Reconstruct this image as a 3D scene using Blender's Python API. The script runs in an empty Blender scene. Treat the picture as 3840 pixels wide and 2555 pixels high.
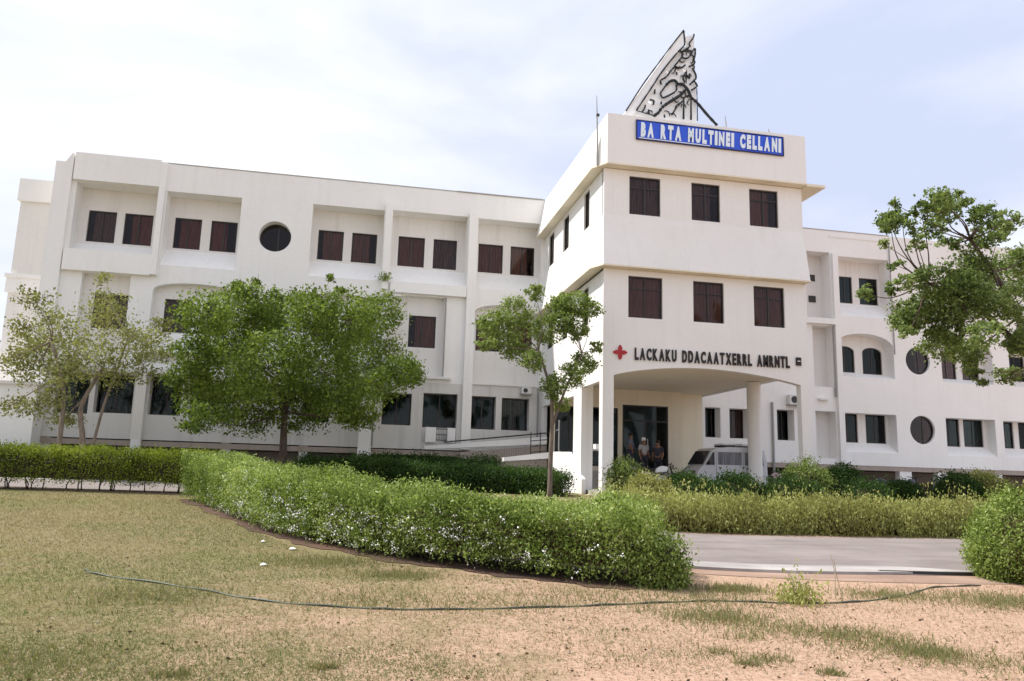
import bpy, bmesh, math, random
import numpy as np
from mathutils import Vector, Matrix
random.seed(11); rng = np.random.default_rng(7)
S = bpy.context.scene; COL = S.collection
# ------------------------------------------------------------------ camera
YAW, PITCH, ROLL = math.radians(11.15), math.radians(9.9), math.radians(-1.63)
cd = bpy.data.cameras.new('camera'); cam = bpy.data.objects.new('camera', cd); COL.objects.link(cam)
fw = Vector((math.sin(YAW)*math.cos(PITCH), math.cos(YAW)*math.cos(PITCH), math.sin(PITCH)))
rt = Vector((math.cos(YAW), -math.sin(YAW), 0)); dn = fw.cross(rt)
r2 = rt*math.cos(ROLL)+dn*math.sin(ROLL); d2 = -rt*math.sin(ROLL)+dn*math.cos(ROLL)
m3 = Matrix((r2, -d2, -fw)).transposed()
cam.matrix_world = Matrix.Translation((0, 0, 1.6)) @ m3.to_4x4()
cd.sensor_width = 36; cd.lens = 36*2950/3840; cd.clip_start = .05; cd.clip_end = 3000
S.camera = cam
S.view_settings.view_transform = 'Standard'; S.view_settings.look = 'None'
S.view_settings.gamma = 1; S.view_settings.use_curve_mapping = False
S.view_settings.exposure = 1.42
# ------------------------------------------------------------------ light
SUN_DIR = Vector((-0.60, 0.25, 0.88)).normalized()     # towards the sun: high, from the left, a little behind the building
sd = bpy.data.lights.new('sun', 'SUN'); sd.energy = 2.25; sd.angle = math.radians(2.0); sd.color = (1.0, .955, .89)
sun = bpy.data.objects.new('sun', sd); COL.objects.link(sun); sun.location = (0, 0, 60)
sun.rotation_euler = SUN_DIR.to_track_quat('Z', 'Y').to_euler()
W = bpy.data.worlds.new('World'); S.world = W; W.use_nodes = True
nt = W.node_tree; nt.nodes.clear(); N = nt.nodes; LK = nt.links
out = N.new('ShaderNodeOutputWorld'); bg = N.new('ShaderNodeBackground'); sky = N.new('ShaderNodeTexSky')
sky.sky_type = 'NISHITA'; sky.sun_disc = False; sky.sun_elevation = math.asin(SUN_DIR.z)
sky.sun_rotation = math.atan2(SUN_DIR.x, SUN_DIR.y); sky.air_density = 1.0; sky.dust_density = 1.6; sky.ozone_density = 1.2
tc = N.new('ShaderNodeTexCoord'); mp = N.new('ShaderNodeMapping'); mp.inputs['Scale'].default_value = (1.0, 1.0, 2.6)
mp.inputs['Location'].default_value = (7.5, 2.3, 3.3)
n1 = N.new('ShaderNodeTexNoise'); n1.inputs['Scale'].default_value = 1.45; n1.inputs['Detail'].default_value = 7; n1.inputs['Roughness'].default_value = .52
n1.inputs['Distortion'].default_value = .35
LK.new(tc.outputs['Generated'], mp.inputs[0]); LK.new(mp.outputs[0], n1.inputs[0])
cr = N.new('ShaderNodeValToRGB'); cr.color_ramp.elements[0].position = .38; cr.color_ramp.elements[1].position = .68
cr.color_ramp.elements[0].color = (.04,)*3+(1,); cr.color_ramp.elements[1].color = (1, 1, 1, 1)
LK.new(n1.outputs[0], cr.inputs[0])
# thin high cloud covers nearly everything and closes towards the horizon
sp = N.new('ShaderNodeSeparateXYZ'); LK.new(tc.outputs['Generated'], sp.inputs[0])
hz = N.new('ShaderNodeMapRange'); hz.inputs['From Min'].default_value = .06; hz.inputs['From Max'].default_value = .29
hz.inputs['To Min'].default_value = 1; hz.inputs['To Max'].default_value = 0; LK.new(sp.outputs[2], hz.inputs[0])
mx = N.new('ShaderNodeMath'); mx.operation = 'MAXIMUM'; LK.new(cr.outputs[0], mx.inputs[0]); LK.new(hz.outputs[0], mx.inputs[1])
mc = N.new('ShaderNodeMix'); mc.data_type = 'RGBA'; LK.new(mx.outputs[0], mc.inputs[0])
mul = N.new('ShaderNodeMix'); mul.data_type = 'RGBA'; mul.blend_type = 'MULTIPLY'; mul.inputs[0].default_value = 1
LK.new(sky.outputs[0], mul.inputs[6]); mul.inputs[7].default_value = (1.75, 1.32, 1.10, 1)
dk = N.new('ShaderNodeMix'); dk.data_type = 'RGBA'; dk.blend_type = 'DARKEN'; dk.inputs[0].default_value = 1; dk.inputs[7].default_value = (2.15, 2.4, 3.15, 1)
LK.new(mul.outputs[2], dk.inputs[6]); LK.new(dk.outputs[2], mc.inputs[6]); mc.inputs[7].default_value = (3.62, 3.7, 3.9, 1)
LK.new(mc.outputs[2], bg.inputs[0]); bg.inputs[1].default_value = .115; LK.new(bg.outputs[0], out.inputs[0])

# ------------------------------------------------------------------ helpers
def newmat(name):
    m = bpy.data.materials.new(name); m.use_nodes = True
    return m, m.node_tree.nodes, m.node_tree.links, m.node_tree.nodes['Principled BSDF']
def plain(name, c, r=.6, metal=0, spec=.5):
    m, n, l, b = newmat(name); b.inputs['Base Color'].default_value = (*c, 1); b.inputs['Roughness'].default_value = r
    b.inputs['Metallic'].default_value = metal; b.inputs['Specular IOR Level'].default_value = spec; return m
def noise(n, l, scale, detail=4, vec=None, rough=.55):
    t = n.new('ShaderNodeTexNoise'); t.inputs['Scale'].default_value = scale; t.inputs['Detail'].default_value = detail; t.inputs['Roughness'].default_value = rough
    if vec is not None: l.new(vec, t.inputs[0])
    return t.outputs[0]
def objco(n, l, scale=(1, 1, 1)):
    t = n.new('ShaderNodeTexCoord'); mp = n.new('ShaderNodeMapping'); mp.inputs['Scale'].default_value = scale
    g = n.new('ShaderNodeNewGeometry'); l.new(g.outputs['Position'], mp.inputs[0]); return mp.outputs[0]
def ramp(n, l, fac, stops):
    c = n.new('ShaderNodeValToRGB'); e = c.color_ramp.elements
    while len(e) < len(stops): e.new(.5)
    for i, (p, col) in enumerate(stops): e[i].position = p; e[i].color = (*col, 1)
    l.new(fac, c.inputs[0]); return c.outputs[0]
def mixc(n, l, fac, a, b, mode='MIX'):
    m = n.new('ShaderNodeMix'); m.data_type = 'RGBA'; m.blend_type = mode
    for v, i in ((fac, 0), (a, 6), (b, 7)):
        if hasattr(v, 'is_linked'): l.new(v, m.inputs[i])
        else: m.inputs[i].default_value = v if i == 0 else (*v, 1)
    return m.outputs[2]
def bump(n, l, b, h, strength=.3, dist=.02):
    k = n.new('ShaderNodeBump'); k.inputs['Strength'].default_value = strength; k.inputs['Distance'].default_value = dist
    l.new(h, k.inputs['Height']); l.new(k.outputs[0], b.inputs['Normal'])
def wallmat(name, c, streak=.5):
    m, n, l, b = newmat(name)
    big = noise(n, l, .35, 5, objco(n, l)); fine = noise(n, l, 9, 6, objco(n, l))
    st = noise(n, l, 1.0, 6, objco(n, l, (3.2, 3.2, .22)), .62)
    d = tuple(x*.80 for x in c)
    c1 = mixc(n, l, ramp(n, l, big, [(.35, (0, 0, 0)), (.7, (1, 1, 1))]), c, tuple(x*y for x, y in zip(c, (.95, .94, .93))))
    dirty = (c[0]*.66, c[1]*.65, c[2]*.62)
    sf = ramp(n, l, st, [(.52, (0, 0, 0)), (.80, (streak,)*3)])
    c2 = mixc(n, l, sf, c1, dirty)
    c3 = mixc(n, l, ramp(n, l, fine, [(.45, (0, 0, 0)), (.8, (.25, .25, .25))]), c2, d)
    l.new(c3, b.inputs['Base Color']); b.inputs['Roughness'].default_value = .88; b.inputs['Specular IOR Level'].default_value = .25
    bump(n, l, b, noise(n, l, 14, 8, objco(n, l)), .25, .01); return m
def leafmat(name, cols, trans=.32):
    m, n, l, b = newmat(name)
    a = n.new('ShaderNodeAttribute'); a.attribute_name = 'tint'
    c = ramp(n, l, a.outputs['Fac'], [(i/(len(cols)-1), q) for i, q in enumerate(cols)])
    l.new(c, b.inputs['Base Color']); b.inputs['Roughness'].default_value = .62; b.inputs['Specular IOR Level'].default_value = .22
    t = n.new('ShaderNodeBsdfTranslucent'); l.new(mixc(n, l, 1.0, c, (1.25, 1.3, .75), 'MULTIPLY'), t.inputs[0])
    mx = n.new('ShaderNodeMixShader'); mx.inputs[0].default_value = trans
    l.new(b.outputs[0], mx.inputs[1]); l.new(t.outputs[0], mx.inputs[2])
    l.new(mx.outputs[0], n['Material Output'].inputs[0]); return m
def barkmat(name, a, c):
    m, n, l, b = newmat(name)
    l.new(ramp(n, l, noise(n, l, 6, 6, objco(n, l, (3, 3, .6))), [(.3, a), (.7, c)]), b.inputs['Base Color']); b.inputs['Roughness'].default_value = .9
    bump(n, l, b, noise(n, l, 20, 6, objco(n, l, (3, 3, .6))), .6, .02); return m

def empty(name, loc=(0, 0, 0), rz=0, label=None, cat=None, group=None):
    o = bpy.data.objects.new(name, None); COL.objects.link(o); o.location = loc; o.rotation_euler = (0, 0, rz)
    o.empty_display_size = .3; tag(o, label, cat, group); return o
def tag(o, label=None, cat=None, group=None, kind=None):
    if label: o['label'] = label
    if cat: o['category'] = cat
    if group: o['group'] = group
    if kind: o['kind'] = kind
    return o
def link(name, me, mat=None, parent=None, loc=None):
    o = bpy.data.objects.new(name, me); COL.objects.link(o)
    if mat is not None and not len(me.materials): me.materials.append(mat)
    if parent is not None: o.parent = parent
    if loc: o.location = loc
    return o
class MB:
    def __init__(s): s.v = []; s.f = []
    def poly(s, pts, faces):
        k = len(s.v); s.v += [tuple(p) for p in pts]; s.f += [tuple(i+k for i in f) for f in faces]; return s
    def box(s, x0, x1, y0, y1, z0, z1):
        return s.poly([(x, y, z) for z in (z0, z1) for (x, y) in ((x0, y0), (x1, y0), (x1, y1), (x0, y1))],
                      [(3, 2, 1, 0), (4, 5, 6, 7), (0, 1, 5, 4), (1, 2, 6, 5), (2, 3, 7, 6), (3, 0, 4, 7)])
    def prism(s, pts, d):                    # closed polygon extruded by vector d
        n = len(pts); top = [tuple(a+b for a, b in zip(p, d)) for p in pts]
        return s.poly(list(pts)+top, [tuple(range(n-1, -1, -1)), tuple(range(n, 2*n))]+[(i, (i+1) % n, n+(i+1) % n, n+i) for i in range(n)])
    def tube(s, P, R, k=6):
        P = [Vector(p) for p in P]
        if not hasattr(R, '__len__'): R = [R]*len(P)
        rings = []; ref = Vector((.31, .17, .93)).normalized()
        for i, p in enumerate(P):
            t = (P[min(i+1, len(P)-1)]-P[max(i-1, 0)]).normalized()
            a = t.cross(ref if abs(t.dot(ref)) < .95 else Vector((1, 0, 0))).normalized(); b = t.cross(a)
            rings.append([tuple(p+(a*math.cos(2*math.pi*j/k)+b*math.sin(2*math.pi*j/k))*R[i]) for j in range(k)])
        pts = [q for r in rings for q in r]; F = []
        for i in range(len(P)-1):
            for j in range(k): F.append((i*k+j, i*k+(j+1) % k, (i+1)*k+(j+1) % k, (i+1)*k+j))
        F += [tuple(range(k-1, -1, -1)), tuple((len(P)-1)*k+j for j in range(k))]
        return s.poly(pts, F)
    def lathe(s, prof, k=16, c=(0, 0, 0), axis='z'):
        pts = []
        for r, h in prof:
            for j in range(k):
                a = 2*math.pi*j/k; u, v = r*math.cos(a), r*math.sin(a)
                pts.append((c[0]+u, c[1]+v, c[2]+h) if axis == 'z' else (c[0]+u, c[1]+h, c[2]+v) if axis == 'y' else (c[0]+h, c[1]+u, c[2]+v))
        F = [(i*k+j, i*k+(j+1) % k, (i+1)*k+(j+1) % k, (i+1)*k+j) for i in range(len(prof)-1) for j in range(k)]
        F += [tuple(range(k-1, -1, -1)), tuple((len(prof)-1)*k+j for j in range(k))]
        return s.poly(pts, F)
    def mesh(s, name, fix=True):
        me = bpy.data.meshes.new(name); me.from_pydata(s.v, [], s.f)
        if fix:
            bm = bmesh.new(); bm.from_mesh(me); bmesh.ops.recalc_face_normals(bm, faces=bm.faces); bm.to_mesh(me); bm.free()
        me.update(); return me
    def build(s, name, mat, parent=None, bevel=0, smooth=False, loc=None):
        me = s.mesh(name); o = link(name, me, mat, parent, loc)
        if smooth:
            for p in me.polygons: p.use_smooth = True
        if bevel:
            b = o.modifiers.new('bevel', 'BEVEL'); b.width = bevel; b.segments = 2; b.limit_method = 'ANGLE'
        return o
def curve_mesh(name, polys, depth):
    """flat filled outline with holes, extruded; returned in local (x, y=height) extruded along z"""
    c = bpy.data.curves.new(name, 'CURVE'); c.dimensions = '2D'; c.fill_mode = 'BOTH'; c.extrude = depth/2
    for P in polys:
        sp = c.splines.new('POLY'); sp.points.add(len(P)-1)
        for i, p in enumerate(P): sp.points[i].co = (p[0], p[1], 0, 1)
        sp.use_cyclic_u = True
    o = bpy.data.objects.new(name, c); me = bpy.data.meshes.new_from_object(o)
    bpy.data.objects.remove(o); bpy.data.curves.remove(c); return me
def rect(x0, x1, z0, z1): return [(x0, z0), (x1, z0), (x1, z1), (x0, z1)]
def arch(x0, x1, z0, spring, crown, n=14):
    P = [(x0, z0), (x1, z0)]; w = (x1-x0)/2; c = (x0+x1)/2
    return P+[(c+w*math.cos(math.pi*i/n), spring+(crown-spring)*math.sin(math.pi*i/n)**.8) for i in range(n+1)]
def circ(x, z, r, n=40): return [(x+r*math.cos(2*math.pi*i/n), z+r*math.sin(2*math.pi*i/n)) for i in range(n)]
def wall(name, outer, holes, y0, y1, mat, parent, axis='y'):
    """wall in the XZ plane (axis y) between y0 and y1, or in the YZ plane (axis x)"""
    me = curve_mesh(name, [outer]+holes, y1-y0)
    if axis == 'y': M = Matrix(((1, 0, 0, 0), (0, 0, 1, (y0+y1)/2), (0, 1, 0, 0), (0, 0, 0, 1)))
    else: M = Matrix(((0, 0, 1, (y0+y1)/2), (1, 0, 0, 0), (0, 1, 0, 0), (0, 0, 0, 1)))
    me.transform(M)
    bm = bmesh.new(); bm.from_mesh(me); bmesh.ops.remove_doubles(bm, verts=bm.verts, dist=1e-4)
    bmesh.ops.recalc_face_normals(bm, faces=bm.faces); bm.to_mesh(me); bm.free()
    for p in me.polygons: p.use_smooth = False
    return link(name, me, mat, parent)
def copy_tree(o, parent=None):
    c = o.copy(); COL.objects.link(c); c.parent = parent
    for ch in [x for x in o.children]: copy_tree(ch, c)
    return c
def leafcloud(name, P, size, mat, parent, tint, aspect=.5, upright=0.0, flat=0.0, kind='stuff', tri=False):
    P = np.asarray(P, float); n = len(P)
    a = rng.normal(size=(n, 3)); a[:, 2] += upright*1.6; a[:, 2] *= (1-flat); a /= np.linalg.norm(a, axis=1)[:, None]
    r = rng.normal(size=(n, 3)); b = np.cross(a, r); b /= np.linalg.norm(b, axis=1)[:, None]
    s = (np.asarray(size)*rng.uniform(.45, 1.45, n))[:, None]
    if tri:
        V = np.stack([P-b*s*aspect*.5, P+b*s*aspect*.5, P+a*s], 1).reshape(-1, 3); k = 3
    else:
        V = np.stack([P-a*s*.5, P+b*s*aspect*.5, P+a*s*.5, P-b*s*aspect*.5], 1).reshape(-1, 3); k = 4
    me = bpy.data.meshes.new(name); me.vertices.add(n*k); me.vertices.foreach_set('co', V.ravel().astype(np.float32))
    me.loops.add(n*k); me.loops.foreach_set('vertex_index', np.arange(n*k, dtype=np.int32))
    me.polygons.add(n); me.polygons.foreach_set('loop_start', np.arange(0, n*k, k, dtype=np.int32))
    me.update(calc_edges=True)
    at = me.attributes.new('tint', 'FLOAT', 'FACE'); at.data.foreach_set('value', np.clip(tint, 0, 1).astype(np.float32))
    o = link(name, me, mat, parent)
    if kind: o['kind'] = kind
    return o

# ------------------------------------------------------------------ terrain height: rises gently to the building
SL = 0.04
def gz(y): return SL*max(0.0, min(y, 28.0))
def gza(y): return SL*np.clip(y, 0, 28)

# ------------------------------------------------------------------ materials
M = {}
M['wall'] = wallmat('painted_plaster', (.89, .875, .845), .22)
M['wall2'] = wallmat('painted_plaster_weathered', (.80, .775, .74), .5)
M['soffit'] = wallmat('soffit_plaster', (.84, .77, .62), .3)
M['conc'] = wallmat('grey_concrete', (.42, .40, .375), .8)
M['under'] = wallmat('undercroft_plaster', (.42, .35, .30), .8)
M['stone'] = wallmat('brown_stone', (.30, .26, .22), .8)
M['frame'] = plain('dark_frame', (.035, .028, .026), .5)
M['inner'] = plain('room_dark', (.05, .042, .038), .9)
M['white'] = plain('white_paint', (.80, .80, .80), .45)
M['steel'] = plain('dark_steel', (.05, .05, .05), .5, .6)
M['pipe'] = plain('grey_pipe', (.30, .30, .29), .6)
M['black'] = plain('black_rubber', (.02, .02, .02), .7)
M['redp'] = plain('red_sign', (.42, .015, .02), .5)
M['fin'] = wallmat('white_fin_paint', (.92, .92, .90), .15); M['wall3'] = wallmat('stained_shaded_plaster', (.70, .68, .65), .85); M['dark_under'] = wallmat('shaded_basement_plaster', (.16, .13, .115), .6); M['door_reflection'] = plain('reflection_panel', (.34, .37, .42), .7); M['ink'] = plain('black_paint', (.006, .006, .006), .6)
M['letter'] = plain('dark_letter', (.016, .01, .01), .5)
M['blue'] = plain('blue_banner', (.025, .10, .72), .5)
M['pale'] = plain('pale_blue_letter', (.80, .90, .97), .5)
M['ac'] = plain('ac_casing', (.72, .71, .68), .6)
def glassmat(name, tint, mixf=.5):
    m, n, l, b = newmat(name); n.remove(b)
    t = n.new('ShaderNodeBsdfTransparent'); t.inputs[0].default_value = (*tint, 1)
    g = n.new('ShaderNodeBsdfGlossy'); g.inputs['Roughness'].default_value = .04; g.inputs[0].default_value = (.5, .5, .5, 1)
    f = n.new('ShaderNodeFresnel'); f.inputs['IOR'].default_value = 1.45
    mx = n.new('ShaderNodeMixShader'); l.new(f.outputs[0], mx.inputs[0]); l.new(t.outputs[0], mx.inputs[1]); l.new(g.outputs[0], mx.inputs[2])
    l.new(mx.outputs[0], n['Material Output'].inputs[0]); return m
M['glass'] = glassmat('tinted_glass', (.74, .66, .65)); M['glass_green'] = glassmat('green_tinted_glass', (.52, .60, .60))
def curtain(name, a, c):
    m, n, l, b = newmat(name); l.new(ramp(n, l, noise(n, l, 5, 3, objco(n, l, (6, 6, .3))), [(.35, a), (.65, c)]), b.inputs['Base Color'])
    b.inputs['Roughness'].default_value = .95; return m
M['cur_red'] = curtain('maroon_curtain', (.30, .13, .11), (.48, .26, .23))
M['cur_brn'] = curtain('brown_curtain', (.29, .18, .15), (.52, .35, .30))
M['cur_gry'] = curtain('grey_curtain', (.18, .17, .15), (.36, .33, .29))
M['cur_blu'] = curtain('teal_curtain', (.06, .08, .09), (.17, .20, .21))
M['trunk'] = barkmat('grey_bark', (.10, .075, .055), (.24, .19, .15)); M['trunk_dark'] = barkmat('dark_bark', (.045, .03, .022), (.12, .085, .06))
M['trunk_pale'] = barkmat('pale_bark', (.16, .12, .085), (.32, .26, .20))
M['leaf'] = leafmat('fresh_green_leaf', [(.030, .050, .008), (.10, .15, .024), (.225, .295, .05), (.44, .50, .19)], .33)
M['leaf_olive'] = leafmat('olive_leaf', [(.07, .075, .02), (.19, .20, .065), (.31, .32, .13), (.46, .46, .24)])
M['leaf_grey'] = leafmat('grey_green_leaf', [(.05, .07, .02), (.155, .21, .055), (.28, .345, .11), (.46, .52, .26)], .40)
M['leaf_rain'] = leafmat('spreading_tree_leaf', [(.03, .05, .015), (.125, .175, .05), (.25, .32, .11), (.46, .51, .30)], .38)
M['leaf_dark'] = leafmat('dark_shrub_leaf', [(.012, .028, .008), (.03, .068, .014), (.06, .12, .022), (.13, .17, .05)])
M['leaf_hedge'] = leafmat('hedge_leaf', [(.03, .045, .008), (.15, .215, .04), (.33, .41, .12), (.70, .72, .42)])
M['leaf_clip'] = leafmat('clipped_hedge_leaf', [(.03, .04, .006), (.13, .17, .014), (.27, .32, .04), (.46, .50, .11)])
M['leaf_wild'] = leafmat('wild_shrub_leaf', [(.15, .11, .05), (.26, .27, .085), (.38, .40, .14), (.60, .58, .30)])
M['flower'] = plain('white_petal', (.80, .79, .76), .7)
M['twig'] = barkmat('dark_twig', (.02, .014, .008), (.055, .04, .02))
M['twig_red'] = barkmat('reddish_twig', (.035, .016, .01), (.10, .05, .03))
M['stalk'] = plain('dry_stalk', (.42, .36, .25), .9)
M['hose'] = plain('green_hose', (.045, .06, .042), .5)
FIN={
'fin_beam':[(9.15, 15.08), (11.45, 18.67), (11.52, 18.64), (11.44, 18.09), (11.25, 17.81), (9.56, 15.16)],
'panel':[(9.56, 15.1), (10.54, 16.84), (11.2, 17.76), (11.40, 17.98), (11.47, 18.08), (11.69, 18.04), (11.59, 18.51), (11.8, 18.6), (11.94, 18.53), (11.95, 17.88), (11.96, 17.04), (11.99, 16.35), (12.01, 15.05), (10.74, 15.03), (10.25, 15.03)],
's0':[(9.15, 15.08), (9.8, 16.2), (10.37, 17.07), (11.03, 18.06), (11.45, 18.66)],
's1':[(11.45, 18.63), (11.49, 18.13), (11.39, 17.94), (11.16, 17.66), (10.58, 16.85), (10.15, 16.13), (9.56, 15.16)],
's2':[(11.89, 18.58), (11.86, 18.44), (11.69, 18.16), (11.72, 18.05), (11.44, 17.81), (11.4, 17.61), (11.47, 17.53), (11.66, 17.59), (11.86, 17.93), (11.94, 17.99)],
's3':[(11.38, 17.55), (11.22, 17.33), (11.1, 17.15), (11.35, 17.12), (11.52, 17.26)],
's4':[(11.85, 17.53), (11.91, 17.43), (11.85, 17.31), (11.67, 17.21)],
's5':[(11.1, 17.15), (10.91, 16.9), (10.77, 16.68), (10.53, 16.49), (10.55, 16.34)],
's6':[(11.16, 16.9), (11.18, 16.81)],
's7':[(11.54, 16.96), (11.43, 16.72), (11.5, 16.53)],
's8':[(11.69, 16.92), (11.68, 16.72)],
's9':[(11.82, 17.16), (11.94, 16.93), (11.95, 16.76), (11.86, 16.66), (11.7, 16.48)],
's10':[(11.86, 16.66), (11.96, 16.54), (11.98, 16.43), (11.77, 16.26)],
's11':[(10.74, 16.33), (10.91, 16.51), (11.1, 16.56), (11.23, 16.44), (11.45, 16.42), (11.64, 16.22), (11.75, 15.96), (11.97, 15.79), (12.38, 15.35), (12.78, 14.96)],
's12':[(11.51, 16.23), (11.29, 15.98), (10.9, 15.68), (10.6, 15.43), (10.44, 15.19), (10.26, 15.03)],
's13':[(11.15, 16.4), (11.14, 16.15), (10.79, 15.89), (10.6, 15.81), (10.52, 15.96), (10.58, 16.08), (10.74, 16.32)],
's14':[(11.45, 15.94), (11.43, 15.06)],
's15':[(11.42, 15.78), (11.17, 15.5), (10.97, 15.17)],
's16':[(11.74, 15.87), (11.73, 15.07)],
's17':[(11.98, 16.37), (11.99, 15.66), (11.99, 15.05)],
's18':[(10.3, 16.1), (10.28, 15.93)],
's19':[(10.09, 15.66), (10.25, 15.63), (10.23, 15.49)],
's20':[(10.55, 15.64), (10.54, 15.55)],
's21':[(9.92, 15.42), (9.88, 15.28), (9.81, 15.16)],
's22':[(10.04, 15.25), (10.06, 15.11)],
's23':[(10.66, 15.13), (10.68, 15.03)],
's24':[(9.56, 15.16), (10.25, 15.04)],
's25':[(11.94, 17.99), (11.93, 17.74), (11.88, 17.53)],
}
TREES={
'big':[(-5.13, 27.32, 6.75, 0.91), (-4.19, 29.28, 7.46, 0.97), (-5.5, 28.17, 5.38, 0.78), (-4.65, 29.67, 5.18, 1.39), (-2.99, 29.8, 7.07, 1.23), (-1.55, 26.22, 6.78, 0.87), (-0.41, 25.88, 6.57, 1.07), (0.67, 31.16, 7.93, 0.95), (-2.91, 27.46, 4.99, 1.44), (-1.19, 27.3, 5.06, 1.43), (0.46, 32.17, 6.14, 1.51), (1.6, 28.81, 5.33, 0.72), (-5.38, 31.15, 3.93, 1.03), (-3.53, 28.85, 3.75, 1.12), (-1.84, 29.89, 4.07, 1.16), (-0.25, 26.76, 3.95, 0.89), (0.8, 29.86, 4.84, 0.82), (-2.39, 31.36, 8.28, 0.55), (-4.21, 29.07, 8.0, 0.45), (-3.07, 29.77, 8.19, 0.26), (-1.21, 29.55, 8.81, 0.15), (-0.73, 27.6, 7.93, 0.14), (2.05, 30.65, 5.5, 0.59), (1.17, 29.29, 8.09, 0.4), (0.36, 27.73, 3.53, 0.54), (-4.84, 26.0, 3.19, 0.5), (-3.84, 30.17, 8.59, 0.2), (-5.78, 28.83, 4.7, 0.72), (-4.71, 30.4, 6.41, 1.01)],
'left':[(-9.49, 31.17, 7.06, 0.86), (-10.49, 30.44, 6.21, 0.92), (-11.79, 31.35, 5.97, 0.87), (-7.93, 29.04, 5.98, 0.96), (-7.51, 30.82, 6.14, 0.77), (-9.18, 29.26, 5.33, 1.13), (-11.3, 31.42, 5.36, 1.04), (-11.89, 31.17, 4.97, 0.69), (-8.65, 28.61, 7.23, 0.47), (-10.53, 27.9, 6.93, 0.54), (-10.43, 28.88, 6.55, 0.48), (-9.24, 30.52, 8.42, 0.37), (-11.26, 29.22, 3.58, 0.56), (-10.77, 30.06, 3.67, 0.75), (-9.78, 28.62, 4.03, 0.63), (-7.4, 29.53, 5.16, 0.73), (-8.22, 29.0, 4.89, 0.72), (-6.42, 29.17, 5.48, 0.48), (-11.44, 29.69, 6.33, 0.49), (-10.02, 29.87, 4.91, 0.82), (-8.58, 30.39, 7.46, 0.37), (-9.97, 30.3, 3.27, 0.59), (-7.18, 30.44, 6.75, 0.5), (-11.88, 30.28, 5.32, 0.5)],
'centre':[(4.2, 24.54, 6.41, 0.54), (4.9, 24.19, 6.82, 0.56), (5.38, 23.81, 7.41, 0.32), (4.83, 24.4, 5.86, 0.57), (5.92, 24.51, 6.38, 0.57), (6.85, 24.45, 7.3, 0.54), (7.29, 24.04, 7.07, 0.37), (6.95, 24.24, 6.39, 0.43), (5.33, 23.68, 5.22, 0.42), (7.16, 24.18, 5.33, 0.4), (7.51, 24.04, 5.82, 0.24), (6.69, 23.76, 4.83, 0.42), (6.07, 23.52, 4.43, 0.44), (6.4, 24.19, 3.96, 0.32), (6.43, 24.54, 7.21, 0.43), (3.88, 23.77, 5.7, 0.33), (6.41, 24.17, 6.63, 0.4)],
'right':[(13.7, 17.34, 8.66, 0.21), (13.91, 16.87, 8.64, 0.26), (14.73, 17.13, 9.05, 0.26), (16.17, 17.98, 9.61, 0.28), (15.93, 18.84, 8.98, 0.33), (13.48, 16.68, 8.13, 0.2), (16.51, 17.71, 9.17, 0.23), (15.52, 15.86, 8.23, 0.28), (14.56, 17.89, 8.13, 0.25), (13.03, 17.2, 7.77, 0.11), (15.82, 18.19, 8.33, 0.28), (17.63, 18.37, 8.8, 0.24), (15.79, 17.52, 7.41, 0.48), (18.4, 19.29, 7.82, 0.64), (14.11, 16.81, 6.75, 0.42), (13.24, 16.74, 6.67, 0.26), (13.52, 17.68, 6.74, 0.2), (12.01, 16.66, 6.28, 0.22), (16.16, 16.41, 6.25, 0.5), (15.26, 17.17, 6.35, 0.59), (14.7, 17.9, 6.35, 0.44), (13.33, 16.88, 5.43, 0.21), (14.63, 15.85, 5.28, 0.48), (16.69, 18.82, 5.37, 0.42), (16.48, 16.83, 5.34, 0.37), (18.29, 19.15, 4.89, 0.4), (16.31, 18.21, 4.73, 0.3), (16.61, 17.28, 3.61, 0.24), (16.9, 17.43, 3.08, 0.17), (16.07, 17.54, 4.4, 0.19), (17.94, 18.02, 7.96, 0.4), (13.68, 17.67, 7.4, 0.14), (15.16, 17.71, 5.76, 0.39), (13.82, 17.72, 9.1, 0.1)],
}
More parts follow.
